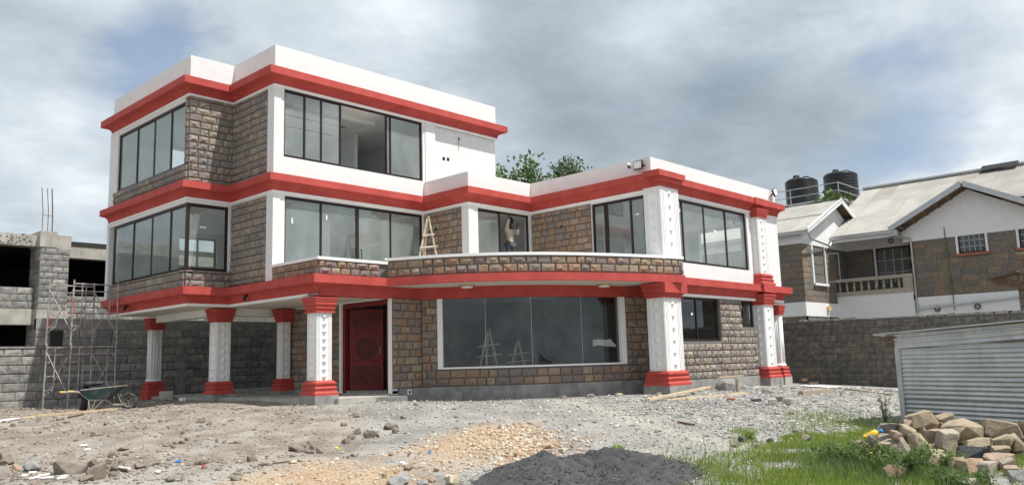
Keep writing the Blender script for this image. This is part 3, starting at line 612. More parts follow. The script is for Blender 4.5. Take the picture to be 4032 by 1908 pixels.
# door: red frame, half open fretwork leaf
door = part('door', 'red_door', lambda b: (b.box(2.314, -2.222, -3.12, 2.45, -2.11, -.565), b.box(2.314, -.14, -3.12, 2.45, -.022, -.565), b.box(2.3145, -2.11, -.68, 2.449, -.14, -.565)))
LW, LH = .98, 2.33; leafm = Matrix.Translation((2.46, -.17, -3.05+DZ)) @ Matrix.Rotation(R(-47), 4, 'Z')   # local +X along the leaf, front towards -Y
def leafpart(name, m, fn, y=0., parent=None):
    b = MB(); fn(b); o = b.build(name, m, parent or door); o.data.transform(leafm); return o
leaf = leafpart('leaf', 'red_door', lambda b: b.box(0, 0, 0, LW, .045, LH))
def fret(b):
    y = -.004; dd = lambda x, z, a, c: b.add([(x-a, y, z), (x, y, z-c), (x+a, y, z), (x, y, z+c)], [(0, 1, 2, 3)])
    for zb, zt in ((.12, .68), (1.78, 2.22)):
        n = int((zt-zb)/.085)
        for k in range(n):
            for i in range(9):
                x = .13+.72*i/8; z = zb+.06+(zt-zb-.1)*k/(n-1)
                h = math.sin(i*2.1+k*1.3)
                if (i+k) % 2 == 0: dd(x, z, .046+.014*h, .038+.010*h)
                else: dd(x-.02, z+.01, .016, .04); dd(x+.02, z-.01, .016, .04)
    for q in range(7):
        r = .06+.040*q
        for k in range(24):
            a = 6.2832*(k+.5*(q % 2))/24; x, z = .49+r*math.cos(a), 1.19+r*math.sin(a); t = .009+.0032*q
            b.add([(x-t*math.cos(a)*1.2, y, z-t*math.sin(a)*1.2), (x+t*math.sin(a), y, z-t*math.cos(a)), (x+t*math.cos(a)*1.2, y, z+t*math.sin(a)*1.2), (x-t*math.sin(a), y, z+t*math.cos(a))], [(0, 1, 2, 3)])
    for sx2 in (-1, 1):
        for sz in (-1, 1):
            for k in range(4): dd(.49+sx2*(.34-.05*k), 1.19+sz*(.40-.012*k), .022, .012); dd(.49+sx2*.345, 1.19+sz*(.38-.05*k), .010, .022)
leafpart('fretwork', 'black', fret, parent=leaf)['kind'] = 'stuff'
tcv = bpy.data.curves.new('lettering', 'FONT'); tcv.body = 'NYASIM'; tcv.size = .18; tcv.align_x = 'CENTER'; tcv.extrude = .001; tcv.space_character = 1.1
tob = bpy.data.objects.new('lettering', tcv); COL.objects.link(tob); tcv.materials.append(MATS['black']); 
dgm = tob.evaluated_get(bpy.context.evaluated_depsgraph_get()).to_mesh()
tv = [tuple(v.co) for v in dgm.vertices]; tf = [tuple(p.vertices) for p in dgm.polygons]
bpy.data.objects.remove(tob); tob = mesh('lettering', tv, tf, 'black', leaf); tob['label'] = 'cut out letters reading NYASIM'
tob.matrix_basis = leafm @ Matrix.Translation((.49, -.005, 1.645)) @ Matrix.Rotation(R(90), 4, 'X')
leafpart('handle', 'steel', lambda b: b.tube([(.90, -.03, 1.02), (.90, -.05, 1.06), (.90, -.05, 1.2), (.90, -.03, 1.24)], .01), parent=leaf)
part('switch', 'black', lambda b: b.box(3.02, .095, -1.9, 3.12, .118, -1.75))
# --- columns
def rect(x0, y0, x1, y1): return [(x0, y1), (x0, y0), (x1, y0), (x1, y1)]
CAPP = [(-.05, 0), (.115, 0), (.115, -.05), (.10, -.06), (.095, -.11), (.075, -.12), (.075, -.15), (.09, -.16), (.085, -.20), (.06, -.215), (.05, -.27), (.075, -.28), (.075, -.30), (.04, -.315), (.03, -.36), (.055, -.375), (.055, -.405), (-.05, -.405)]
BASEP = [(-.05, .38), (.03, .38), (.05, .345), (.085, .33), (.085, .29), (.06, .275), (.055, .23), (.08, .215), (.10, .20), (.10, .165), (.08, .15), (.085, .10), (.11, .085), (.125, .07), (.125, 0), (-.05, 0)]
dm = bpy.data.meshes.new('diamond'); dm.from_pydata([(-.5, 0, 0), (0, 0, -.5), (.5, 0, 0), (0, 0, .5), (0.0, -1, .0)], [], [(0, 1, 4), (1, 2, 4), (2, 3, 4), (3, 0, 4)]); dm.materials.append(MATS['white_smooth'])
def column(x0, y0, x1, y1, zb, zt, nd_=8, plinth=None, pm='concrete', base=True, capital=True, fluted=False, faces='FL', cs=1., bs=1.):
    col = part('column', 'white_smooth', lambda b: b.box(x0+.012, y0+.012, zb, x1-.012, y1-.012, zt))
    if plinth is not None: part('plinth', pm, lambda b: b.box(x0-.13*bs, y0-.13*bs, plinth, x1+.13*bs, y1+.13*bs, zb-.38*bs+.002), col)
    if base: part('base', 'red_moulding', lambda b: b.sweep(rect(x0, y0, x1, y1), [(a*bs if a > 0 else a, zb-.38*bs+c*bs) for a, c in BASEP], True), col)
    if capital: part('capital', 'red_moulding', lambda b: b.sweep(rect(x0, y0, x1, y1), [(a*cs if a > 0 else a, zt+.405*cs+c*cs) for a, c in CAPP], True), col)
    if fluted:
        cx_, cy_ = (x0+x1)/2, (y0+y1)/2; r = (x1-x0)/2
        def fl(b):
            for k in range(16):
                a = 6.2832*k/16; b.tube([(cx_+r*.96*math.cos(a), cy_+r*.96*math.sin(a), zb), (cx_+r*.96*math.cos(a), cy_+r*.96*math.sin(a), zt)], .035, 6)
            b.lathe((cx_, cy_, zb), [(r+.07, 0), (r+.07, .04), (r+.04, .06), (r+.04, .09), (r, .09)], 24)
        part('fluting', 'white_smooth', fl, col, True); return col
    def strips(b):
        for F_, (a, c) in (('F', (x0, x1)), ('L', (y0, y1))):
            w_ = c-a; ks = [(.0, .07), (.105, .155), (.19, .24), (.76, .81), (.845, .895), (.93, 1.)]
            for p, q in ks:
                e0 = .013 if p == 0 else 0; e1 = .013 if q == 1 else 0
                if F_ == 'F': b.box(a+p*w_+e0, y0-.006, zb+.004, a+q*w_-e1, y0+.0125, zt-.004)
                else: b.box(x0-.006, a+p*w_+e0, zb+.004, x0+.0125, a+q*w_-e1, zt-.004)
    part('fluting', 'white_smooth', strips, col)
    hh = (zt-zb)/max(nd_, 1)
    for k in range(nd_):
        for F_ in faces:
            o = bpy.data.objects.new('diamond', dm); COL.objects.link(o); o.parent = col
            zc = zb+hh*(k+.5)+DZ
            if F_ == 'F': o.location = ((x0+x1)/2, y0+.0125, zc); o.scale = (min(.2, (x1-x0)*.36), .075, hh*.72)
            else: o.location = (x0+.0125, (y0+y1)/2, zc); o.rotation_euler = (0, 0, -math.pi/2); o.scale = (min(.2, (y1-y0)*.36), .075, hh*.72)
    return col
column(0., -2.21, .46, -1.76, -2.70, -.97, 9, -3.45)
column(.0, 3.15, .46, 3.6, -2.70, -.93, 7, -3.5)
column(.0, 7.75, .37, 8.12, -2.68, -.95, 0, -3.5, pm='red_moulding', fluted=True)
column(1.9, 2.62, 2.2, 2.95, -2.68, -.93, 6, -3.5)
column(8.22, -7.32, 9.13, -6.72, -2.75, -.655, 6, -3.65, bs=1.1, cs=1.05)
column(14.45, -7.25, 15.14, -6.79, -2.78, -.68, 7, -3.7, cs=.9, bs=1.)
column(15.62, -7.2, 15.92, -6.9, -2.78, -1.0, 0, -3.7, fluted=True, bs=1., cs=.85, pm='concrete_pale')
column(8.30, -7.34, 9.28, -6.75, .42, 2.62, 6, None, base=False, cs=.62)
part('base', 'red_moulding', lambda b: b.sweep(rect(8.4, -7.2, 9.16, -6.8), [(a, -.02+c*1.1) for a, c in BASEP], True))
part('cornice_block', 'red_paint', lambda b: (b.box(8.02, -7.52, Z2-.17, 9.45, -6.95, Z2+.004), b.box(8.16, -7.46, Z2-.30, 9.35, -6.95, Z2-.17)))
column(14.5, -7.2, 15.18, -6.9, .40, 2.38, 8, None, base=True, cs=.72, bs=1.05)
part('cornice_block', 'red_paint', lambda b: (b.box(14.4, -7.26, Z2F-.03, 15.3, -6.95, Z2+.004), b.box(14.42, -7.34, -.25, 15.24, -6.95, .06)))
part('cornice_block', 'red_paint', lambda b: (b.box(8.12, -7.45, -.52, 9.3, -6.9, -.225)))
# --- small fittings on the walls
for (x, z) in ((6.49, 4.56), (6.69, 4.57), ): part('socket', 'black', lambda b: b.box(x-.055, .062, z-.055, x+.055, .078, z+.055))
part('cable_stub', 'black', lambda b: (b.lathe((7.21, .06, 5.36), [(.0, 0), (.035, 0), (.035, .05), (0, .05)], 8), b.tube([(7.2, .06, 5.36), (7.17, .05, 5.2), (7.2, .055, 5.05), (7.18, .06, 4.95)], .006, 5)))
for (y, z) in ((-.62, 1.95), ): part('vent_hole', 'black', lambda b: b.add([(uB-.056, y+.05*math.cos(k*.785), z+.05*math.sin(k*.785)) for k in range(8)], [tuple(range(8))]))
part('vent_hole', 'black', lambda b: b.add([(uE-.056, -3.45+.04*math.cos(k*.785), 1.92+.04*math.sin(k*.785)) for k in range(8)], [tuple(range(8))]))
part('outlet_box', 'plaster', lambda b: (b.box(2.78, -2.43, -3.18, 2.92, -2.40, -3.04)))
part('socket', 'black', lambda b: b.box(2.82, -2.438, -3.15, 2.88, -2.431, -3.07))
for (x, y, z, w_, h_) in ((.62, .03, 1.72, .05, .16), (1.78, .03, 1.95, .05, .14), (3.95, .03, .9, .10, .06), (5.2, .03, .78, .05, .12)):
    part('sticker', 'paper', lambda b: b.box(x, y+.04, z, x+w_, y+.043, z+h_))
for (x, z, w_, h_) in ((12.05, 1.62, .16, .1), (10.0, 2.1, .08, .12), (13.4, 2.05, .1, .12), (10.35, -1.1, .1, .07)):
    part('sticker', 'paper', lambda b: b.box(x, vG+.08, z, x+w_, vG+.083, z+h_))
part('sticker', 'paper', lambda b: (b.box(-.95, vI+.08, 1.75, -.75, vI+.083, 1.81)))
part('sticker', 'paper', lambda b: (b.box(uE+.07, -6.3, 1.9, uE+.073, -6.42, 1.96), b.box(uE+.07, -6.45, .5, uE+.073, -6.5, .7)))
part('door_handle', 'black', lambda b: [b.tube([(x, .06, .85), (x, .0, .85), (x, .0, 1.15), (x, .06, 1.15)], .014, 6) for x in (2.78, 3.02)])
# --- now place the stones: the 300 that show largest as parts, the rest in one mass
sc_ = sorted(STONES, key=lambda q: -seen_score(q[1], (q[6][0], q[6][1], 0), q[3]*q[4]))
for panel, c, rz, l, h, dp, n in sc_[:300]:
    o = bpy.data.objects.new('stone', rng.choice(STW if panel.name in WARM else STM)); COL.objects.link(o); o.parent = panel; o.location = c; o.rotation_euler = (0, 0, rz); o.scale = (l, dp, h)
V = []; F = []; MI = []
for panel, c, rz, l, h, dp, n in sc_[300:]:
    wm = panel.name in WARM; me = rng.choice(STW if wm else STM); MI += [int(wm)]*len(me.polygons); k = len(V); m_ = Matrix.Translation(c) @ Matrix.Rotation(rz, 4, 'Z') @ Matrix.Diagonal((l, dp, h, 1))
    V += [tuple(m_ @ v.co) for v in me.vertices]; F += [tuple(i+k for i in p.vertices) for p in me.polygons]
so_ = mesh('stonework', V, F, 'stone', villa); so_.data.materials.append(MATS['stone_warm']); so_.data.polygons.foreach_set('material_index', MI); so_['kind'] = 'stuff'; so_['label'] = 'remaining smaller stones of the villa walls'
# ------------------------------------------------------------------ block walls and neighbouring buildings
BLM = [stone_mesh(100+i, 'block', 'block', .35) for i in range(8)]
BDM = [stone_mesh(200+i, 'block', 'block_dark', .6) for i in range(8)]
HSM = [stone_mesh(300+i, 'stone', 'house_stone', .35) for i in range(8)]
def courses(org, dx, n, a0, a1, z0, z1, ch, lm, meshes, parent, name, ops=(), depth=.03, joint=.02, limit=None, slope=0., wob=.012):
    """single blocks laid in courses on a plane, each an object below parent; returns the ones past the limit"""
    rz = math.atan2(n[1], n[0])+math.pi/2; items = []; z = z0; k = 0
    while z < z1-.05:
        zb = min(z+ch, z1); a = a0-(lm*.5 if k % 2 else 0)
        while a < a1-.05:
            b = a+lm*rng.uniform(.85, 1.12); p, q = max(a, a0), min(b, a1); segs = [(p, q)]
            for o in ops:
                if o[2] < zb-.03 and o[3] > z+.03: segs = [g for x in segs for g in ((x[0], min(x[1], o[0])), (max(x[0], o[1]), x[1])) if g[1]-g[0] > .06]
            for p, q in segs:
                if q-p > .08: items.append(((org[0]+dx[0]*(p+q)/2+n[0]*.0, org[1]+dx[1]*(p+q)/2, (z+zb)/2+slope*(p+q)/2), q-p-joint, zb-z-joint))
            a = b
        z += ch; k += 1
    if limit: items.sort(key=lambda q: -seen_score(q[0], (n[0], n[1], 0), q[1]*q[2]))
    for i, (c, l, h) in enumerate(items if not limit else items[:limit]):
        o = bpy.data.objects.new(name, rng.choice(meshes)); COL.objects.link(o); o.parent = parent
        o.matrix_parent_inverse = Matrix.Translation(-Vector(parent.location)) if parent.get('_w') else Matrix()
        o.location = c; o.rotation_euler = (rng.uniform(-wob, wob), rng.uniform(-wob, wob)*.6, rz+rng.uniform(-wob, wob)); o.scale = (l, depth*rng.uniform(.7, 1.4), h)
    return items[limit:] if limit else []
def wp(name, m, parent, fn, smooth=False):
    b = MB(); fn(b); return b.build(name, m, parent, smooth)
# left boundary wall (behind the porch)
bw = empty('boundary_wall', (0, 10, 0), world=True); tag(bw, 'grey concrete block wall running behind the porch columns', 'wall')
wp('wall', 'mortar', bw, lambda b: (b.box(-9, 10, -.3, 9, 10.2, 1.94), b.box(-2.9, 10.01, 1.94, 9, 10.19, 2.9)))
courses((0, 10), (1, 0), (0, -1), -9, 8.6, -.05, 1.92, .285, .60, BLM, bw, 'block', depth=.035, joint=.025)
courses((0, 10.01), (1, 0), (0, -1), -2.9, 8.6, 1.99, 2.56, .285, .60, BLM, bw, 'block', ops=[(-2.45, -2.05, 1.9, 2.5)], depth=.03)
wp('band', 'concrete', bw, lambda b: b.box(-2.9, 9.985, 2.56, 9, 10.2, 2.92)); wp('ledge', 'concrete', bw, lambda b: b.box(-9, 9.95, 1.925, 9, 10.22, 1.985))
wp('niche', 'inside_shade', bw, lambda b: b.box(-2.44, 9.985, 1.99, -2.06, 10.012, 2.5))  # flat panel, the recess shade put into its colour
for x in (1.9, 5.6): wp('pier', 'concrete', bw, lambda b: b.box(x, 9.95, -.2, x+.35, 10.0, 1.92))
# unfinished concrete building behind it
ub = empty('unfinished_building', (-2, 16, 0), world=True); tag(ub, 'unfinished grey concrete block building with dark openings left of the villa', 'building')
Y = 13.
wp('pillar', 'mortar', ub, lambda b: b.box(-2.0, Y, -.2, -1.0, Y+1.1, 5.75))
wp('pillar_head', 'concrete_pale', ub, lambda b: (b.box(-2.03, Y-.03, 5.75, -1.45, Y+1.12, 6.34), b.box(-1.45, Y-.025, 5.7, -.96, Y+.9, 6.22)))
wp('pillar_band', 'concrete_pale', ub, lambda b: b.box(-2.03, Y-.03, 2.9, -.97, Y+1.12, 3.42))
courses((0, Y), (1, 0), (0, -1), -2.0, -1.0, 2.0, 2.9, .225, .42, BLM, ub, 'block', depth=.03); courses((0, Y), (1, 0), (0, -1), -2.0, -1.0, 3.42, 5.72, .23, .42, BLM, ub, 'block', depth=.03)
courses((-2.0, 0), (0, 1), (-1, 0), Y, Y+1.1, 2.0, 6.2, .23, .5, BLM, ub, 'block', depth=.02)
wp('parapet_wall', 'mortar', ub, lambda b: b.box(-9, Y+.35, 3.45, -2.0, Y+.55, 4.25)); courses((0, Y+.35), (1, 0), (0, -1), -9, -2.03, 3.47, 4.24, .26, .5, BLM, ub, 'block', depth=.03)
wp('beam', 'concrete_pale', ub, lambda b: b.box(-9, Y+.3, 2.88, -2.0, Y+.8, 3.46)); wp('beam', 'concrete_pale', ub, lambda b: b.box(-9, Y+.25, 5.78, -2.03, Y+.8, 6.2))
def chips(b):
    for k in range(420):
        x, z = rng.uniform(-9, -2.25), rng.uniform(5.8, 6.2); l, h = rng.uniform(.05, .12), rng.uniform(.02, .045); d = rng.uniform(.01, .045); t = rng.uniform(-.02, .02)
        b.add([(x, Y+.26, z), (x+l, Y+.26, z+t), (x+l*.9, Y+.26, z+h+t), (x+.1*l, Y+.26, z+h), (x+l*.5, Y+.25-d, z+h*.5)], [(0, 1, 4), (1, 2, 4), (2, 3, 4), (3, 0, 4)])
o = wp('stone_facing', 'block', ub, chips); o['kind'] = 'stuff'
wp('beam', 'concrete_pale', ub, lambda b: b.box(-.96, Y+.2, 5.43, 11, Y+.7, 5.84))
wp('parapet_wall', 'mortar', ub, lambda b: b.box(-.98, Y+.3, 1.5, 11, Y+.5, 4.0)); courses((0, Y+.3), (1, 0), (0, -1), -.98, 4.5, 3.1, 3.98, .22, .45, BLM, ub, 'block', depth=.03)
wp('band', 'concrete_pale', ub, lambda b: b.box(-.98, Y+.24, 2.7, 11, Y+.52, 3.1))
wp('floor_slab', 'inside_shade', ub, lambda b: (b.box(-9, Y+.8, 5.9, 11, 22, 6.15), b.box(-9, Y+.8, 3.0, 11, 22, 3.2)))  # slabs coloured near black to paint the shaded interior
wp('inner_wall', 'inside_shade', ub, lambda b: (b.box(-9, 21.9, 0, -5.62, 22.1, 6), b.box(-5.46, 21.9, 0, 11, 22.1, 6), b.box(-5.62, 21.9, 0, -5.46, 22.1, 4.3), b.box(-5.62, 21.9, 5.2, -5.46, 22.1, 6), b.box(10.9, Y+.8, 0, 11.1, 22, 6), b.box(-9.1, Y, 0, -9, 22, 6)))
wp('inner_pillar', 'plaster_dark', ub, lambda b: b.box(-3.6, 17, 3.2, -3.2, 17.4, 5.9)); wp('rubble_pile', 'concrete_pale', ub, lambda b: b.box(-3.5, 14.6, 1.2, -2.9, 15.0, 2.5))
for x, y in ((-1.95, 13.1), (-1.75, 13.15), (-1.6, 13.1), (-1.55, 13.3)):
    wp('rebar', 'rust_wood', ub, lambda b: b.tube([(x, y, 6.2), (x+rng.uniform(-.02, .0), y, 7.1), (x-.08, y, 8.0)], .014, 5))
wp('rebar_tie', 'rust_wood', ub, lambda b: b.tube([(-1.97, 13.1, 6.95), (-1.6, 13.1, 6.96), (-1.58, 13.3, 6.96)], .012, 5))
wp('rebar_tie', 'rust_wood', ub, lambda b: b.tube([(-.95, 13.3, 5.87), (1, 13.3, 5.86), (4, 13.3, 5.9)], .01, 5))
# right boundary wall
rw = empty('boundary_wall', (20, -8, 0), world=True); tag(rw, 'rough dark stone boundary wall between the plot and the neighbouring house', 'wall')
wp('wall', 'mortar_dark', rw, lambda b: b.add([(20, -20, -1.2), (20, 12, -1.2), (20.22, 12, -1.2), (20.22, -20, -1.2), (20, -20, 2.12), (20, 12, 2.55), (20.22, 12, 2.55), (20.22, -20, 2.12)], [(0, 1, 2, 3), (7, 6, 5, 4), (0, 4, 5, 1), (2, 6, 7, 3), (1, 5, 6, 2), (0, 3, 7, 4)]))
courses((20, 0), (0, 1), (-1, 0), -16, -2.5, -.9, 2.33, .245, .52, BDM, rw, 'block', depth=.035, joint=.014, slope=.012, wob=.02)
def topstones(b):
    y = -16
    while y < -2:
        l = rng.uniform(.25, .5); h = rng.uniform(.03, .12); z = 2.34+.012*y; b.add([(20-.02, y, z), (20-.02, y+l, z), (20.2, y+l, z), (20.2, y, z), (20+.03, y+.04, z+h), (20+.02, y+l-.05, z+h*.8), (20.17, y+l-.04, z+h), (20.18, y+.03, z+h*.7)], [(0, 1, 5, 4), (1, 2, 6, 5), (2, 3, 7, 6), (3, 0, 4, 7), (4, 5, 6, 7)]); y += l+rng.uniform(0, .1)
wp('coping', 'block_dark', rw, topstones)['kind'] = 'stuff'
# ------------------------------------------------------------------ neighbouring house
hs = empty('neighbour_house', (32, -6, 0), world=True); tag(hs, 'two storey stone and white house with pale corrugated roofs behind the boundary wall', 'house')
U = 30.; Zs = 3.4
def hb(name, m, fn, par=None, smooth=False):
    b = MB(Zs); fn(b); return b.build(name, m, par or hs, smooth)
# gable wing, facing the villa
gw_ops = [(-10.5, -9.37, 2.0, 2.88), (-13.0, -11.85, 2.0, 2.85)]
def gwall(b):
    for p, q, r, s in cells(-14.5, -7.2, -3.4, 2.9, gw_ops+[(-9.6, -8.1, -1.6, -.75), (-12.2, -10.3, -1.6, -.75)]): b.box(U, p, r, U+.2, q, s)
g_ = hb('stone_wall', 'mortar', gwall)
courses((U, 0), (0, 1), (-1, 0), -14.4, -7.2, .15+Zs, 2.82+Zs, .282, .62, HSM, g_, 'stone', ops=[(a, b, c+Zs, d+Zs) for a, b, c, d in ((-10.62, -9.25, 1.9, 3.0), (-13.1, -11.7, 1.9, 3))], depth=.02, joint=.016, wob=.003)
hb('gable', 'white_wall', lambda b: b.add([(U-.03, -6.95, 2.82), (U-.03, -13.0, 2.82), (U-.03, -13.0, 3.35), (U-.03, -9.97, 4.95), (U-.03, -6.95, 3.35)]+[(U+.2, -6.95, 2.82), (U+.2, -13.0, 2.82), (U+.2, -13.0, 3.35), (U+.2, -9.97, 4.95), (U+.2, -6.95, 3.35)], [(0, 1, 2, 3, 4), (9, 8, 7, 6, 5), (0, 4, 9, 5), (0, 5, 6, 1), (1, 6, 7, 2), (2, 7, 8, 3), (3, 8, 9, 4)]))
hb('band', 'white_wall', lambda b: b.box(U-.03, -14.5, -.28, U+.1, -7.0, .12)); hb('wall', 'white_wall', lambda b: b.box(U-.01, -14.5, -.75, U+.19, -7.0, -.28))
def hwin(axis, c, a0, a1, z0, z1, bars=(2, 2), trim=.1, open_=False):
    def bx(b, p, q, r, s, o0, o1): b.box(c+o0, p, r, c+o1, q, s) if axis == 'L' else b.box(p, c+o0, r, q, c+o1, s)
    w_ = hb('window', 'black', lambda b: (bx(b, a0, a1, z0, z0+.05, .02, .07), bx(b, a0, a1, z1-.05, z1, .02, .07), bx(b, a0, a0+.05, z0, z1, .02, .07), bx(b, a1-.05, a1, z0, z1, .02, .07)))
    hb('surround', 'white_wall', lambda b: bx(b, a0-trim, a0, z0-.02, z1+.1, -.035, .1), w_); hb('surround', 'white_wall', lambda b: bx(b, a1, a1+trim, z0-.02, z1+.1, -.035, .1), w_)
    hb('pane', 'house_glass', lambda b: bx(b, a0+.05, a1-.05, z0+.05, z1-.05, .06, .064), w_)
    def grille(b):
        n, m = bars
        for i in range(1, n): x = a0+(a1-a0)*i/n; bx(b, x-.012, x+.012, z0, z1, .03, .05)
        for k in range(1, m): z = z0+(z1-z0)*k/m; bx(b, a0, a1, z-.012, z+.012, .03, .05)
    hb('grille', 'steel', grille, w_)
    hb('room_shade', 'inside_shade', lambda b: bx(b, a0-.05, a1+.05, z0-.05, z1+.05, .16, .5), w_)  # solid dark block paints the shade behind the pane
    return w_
hwin('L', U, -10.5, -9.37, 2.0, 2.88, (5, 3)); hwin('L', U, -13.0, -11.85, 2.0, 2.85, (5, 3))
for p, q in ((-10.65, -9.22), (-13.1, -11.7)): hb('sill', 'terracotta', lambda b: b.box(U-.1, p, 1.88, U+.05, q, 1.99))
hwin('L', U, -9.6, -8.1, -1.6, -.75, (5, 3)); hwin('L', U, -12.2, -10.3, -1.6, -.75, (5, 3))
def rosette(b, y, z, x=U-.04):
    for k in range(8):
        a = k*.785; c, s = math.cos(a), math.sin(a); b.add([(x, y+.05*c-.02*s, z+.05*s+.02*c), (x, y+.05*c+.02*s, z+.05*s-.02*c), (x, y+.16*c+.03*s, z+.16*s-.03*c), (x, y+.16*c-.03*s, z+.16*s+.03*c)], [(0, 1, 2, 3)])
for y in (-9.9, -8.2): hb('vent_rosette', 'black', lambda b: rosette(b, y, -.48))
hb('vent_rosette', 'black', lambda b: rosette(b, -5.9, 3.15, 31.46)); hb('vent_rosette', 'black', lambda b: rosette(b, -5.0, -.55, 30.05))
hb('downpipe', 'steel', lambda b: (b.tube([(U-.08, -7.33, 2.9), (U-.08, -7.33, -.6)], .05, 8), b.tube([(29.4, -6.75, 3.42), (29.5, -6.85, 3.1), (U-.08, -7.33, 2.95)], .05, 8)))
hb('downpipe', 'galv_trim', lambda b: b.tube([(U-.1, -7.4, -.45), (U-.1, -13, -.1)], .04, 8)); hb('waste_pipe', 'weed_leaf', lambda b: b.tube([(U-.06, -8.85, 3.3), (U-.06, -8.88, 1.6), (U-.06, -8.95, -.6)], .02, 6))
hb('rainwater_box', 'steel', lambda b: b.box(29.25, -6.95, 3.1, 29.5, -6.6, 3.4))
# recessed balcony
bal = hb('balcony', 'concrete_pale', lambda b: b.box(29.8, -7.25, .0, 31.5, -3.6, .25)); hb('balcony_front', 'white_wall', lambda b: b.box(29.78, -7.25, -.75, 29.98, -3.55, .42), bal)
hb('ledge', 'rail_stone', lambda b: b.box(29.72, -7.28, .42, 30.02, -3.5, .62), bal); hb('rail', 'rail_stone', lambda b: b.box(29.72, -7.28, 1.12, 30.02, -3.5, 1.28), bal)
bme = None
for k in range(9):
    y = -3.75-k*.36
    if bme is None:
        b = MB(); b.lathe((0, 0, 0), [(.05, 0), (.06, .05), (.045, .08), (.075, .17), (.07, .22), (.035, .33), (.05, .38), (.055, .44), (.045, .5)], 10); o = b.build('baluster', 'rail_stone', bal, True); bme = o.data
    else: o = bpy.data.objects.new('baluster', bme); COL.objects.link(o); o.parent = bal
    o.location = (29.87, y, .62+Zs)
hb('end_pier', 'rail_stone', lambda b: b.box(29.74, -7.26, .625, 30.0, -6.85, 1.115), bal)
hb('recess_wall', 'mortar', lambda b: b.box(31.5, -7.3, -3.4, 31.7, -3.5, 2.86)); hb('wall', 'white_wall', lambda b: b.box(31.48, -7.3, 2.86, 31.7, -3.4, 3.6))
rwp = hb('stone_wall', 'mortar', lambda b: b.box(31.47, -4.92, .25, 31.499, -3.5, 2.85)); courses((31.47, 0), (0, 1), (-1, 0), -4.9, -3.52, .3+Zs, 2.84+Zs, .282, .6, HSM, rwp, 'stone', depth=.02, joint=.016, wob=.003)
hwin('L', 31.46, -6.75, -5.1, .95, 2.8, (4, 3)); hb('door_panel', 'black', lambda b: b.box(31.44, -7.2, .3, 31.47, -6.75, 2.8))
hb('side_wall', 'white_wall', lambda b: b.box(U, -7.28, -.28, 31.5, -7.2, 3.3))
hwin('L', 29.98, -6.4, -4.9, -1.6, -.82, (5, 3)); hb('wall', 'white_wall', lambda b: b.box(30.0, -7.2, -3.4, 30.2, -3.6, -.75))
# left wing with its own gable
WV = -3.6
wg = hb('stone_wall', 'mortar', lambda b: b.box(26.0, WV, -3.4, 31.7, WV+.2, 2.9)); courses((0, WV), (1, 0), (0, -1), 26.0, 29.95, .05+Zs, 2.85+Zs, .282, .62, HSM, wg, 'stone', ops=[(26.98, 28.65, .9+Zs, 3.0+Zs)], depth=.02, joint=.016, wob=.003)
wl_ = hb('stone_wall', 'mortar', lambda b: b.box(26.0, WV, -3.4, 26.2, 4.5, 2.9)); courses((26.0, 0), (0, 1), (-1, 0), WV, -.3, .05+Zs, 2.85+Zs, .282, .62, HSM, wl_, 'stone', depth=.02, joint=.016, wob=.003)
courses((26.0, 0), (0, 1), (-1, 0), WV, -.8, -1.2+Zs, -.6+Zs, .282, .62, HSM, wl_, 'stone', depth=.02, joint=.016, wob=.003)
hb('band', 'white_wall', lambda b: (b.box(25.97, WV-.03, -.62, 30.3, WV+.1, .05), b.box(25.97, WV+.1, -.62, 26.1, 4.5, .05))); hb('wall', 'white_wall', lambda b: b.box(25.97, WV-.03, 2.85, 26.2, 4.5, 3.45))
hb('gable', 'white_wall', lambda b: b.add([(26.2, WV-.031, 2.85), (32., WV-.031, 2.85), (32., WV-.031, 4.3), (30.2, WV-.031, 5.2), (26.2, WV-.031, 3.45)]+[(26.2, WV+.15, 2.85), (32., WV+.15, 2.85), (32., WV+.15, 4.3), (30.2, WV+.15, 5.2), (26.2, WV+.15, 3.45)], [(0, 1, 2, 3, 4), (9, 8, 7, 6, 5), (0, 5, 6, 1), (1, 6, 7, 2), (2, 7, 8, 3), (3, 8, 9, 4), (4, 9, 5, 0)]))
ww = hwin('F', WV-.03, 27.15, 28.5, 1.0, 2.85, (4, 4), .14)
hb('open_sash', 'steel', lambda b: (b.bar((28.5, WV-.05, 1.1), (28.75, WV-.65, 1.1), .03), b.bar((28.5, WV-.05, 2.5), (28.75, WV-.65, 2.5), .03), b.bar((28.75, WV-.65, 1.1), (28.75, WV-.65, 2.5), .03)), ww)
hb('sill', 'white_wall', lambda b: b.box(27.0, WV-.14, .88, 28.65, WV+.02, 1.0)); hb('meter_box', 'handle_grip', lambda b: b.box(28.3, WV-.16, -.3, 28.55, WV-.03, -.12))
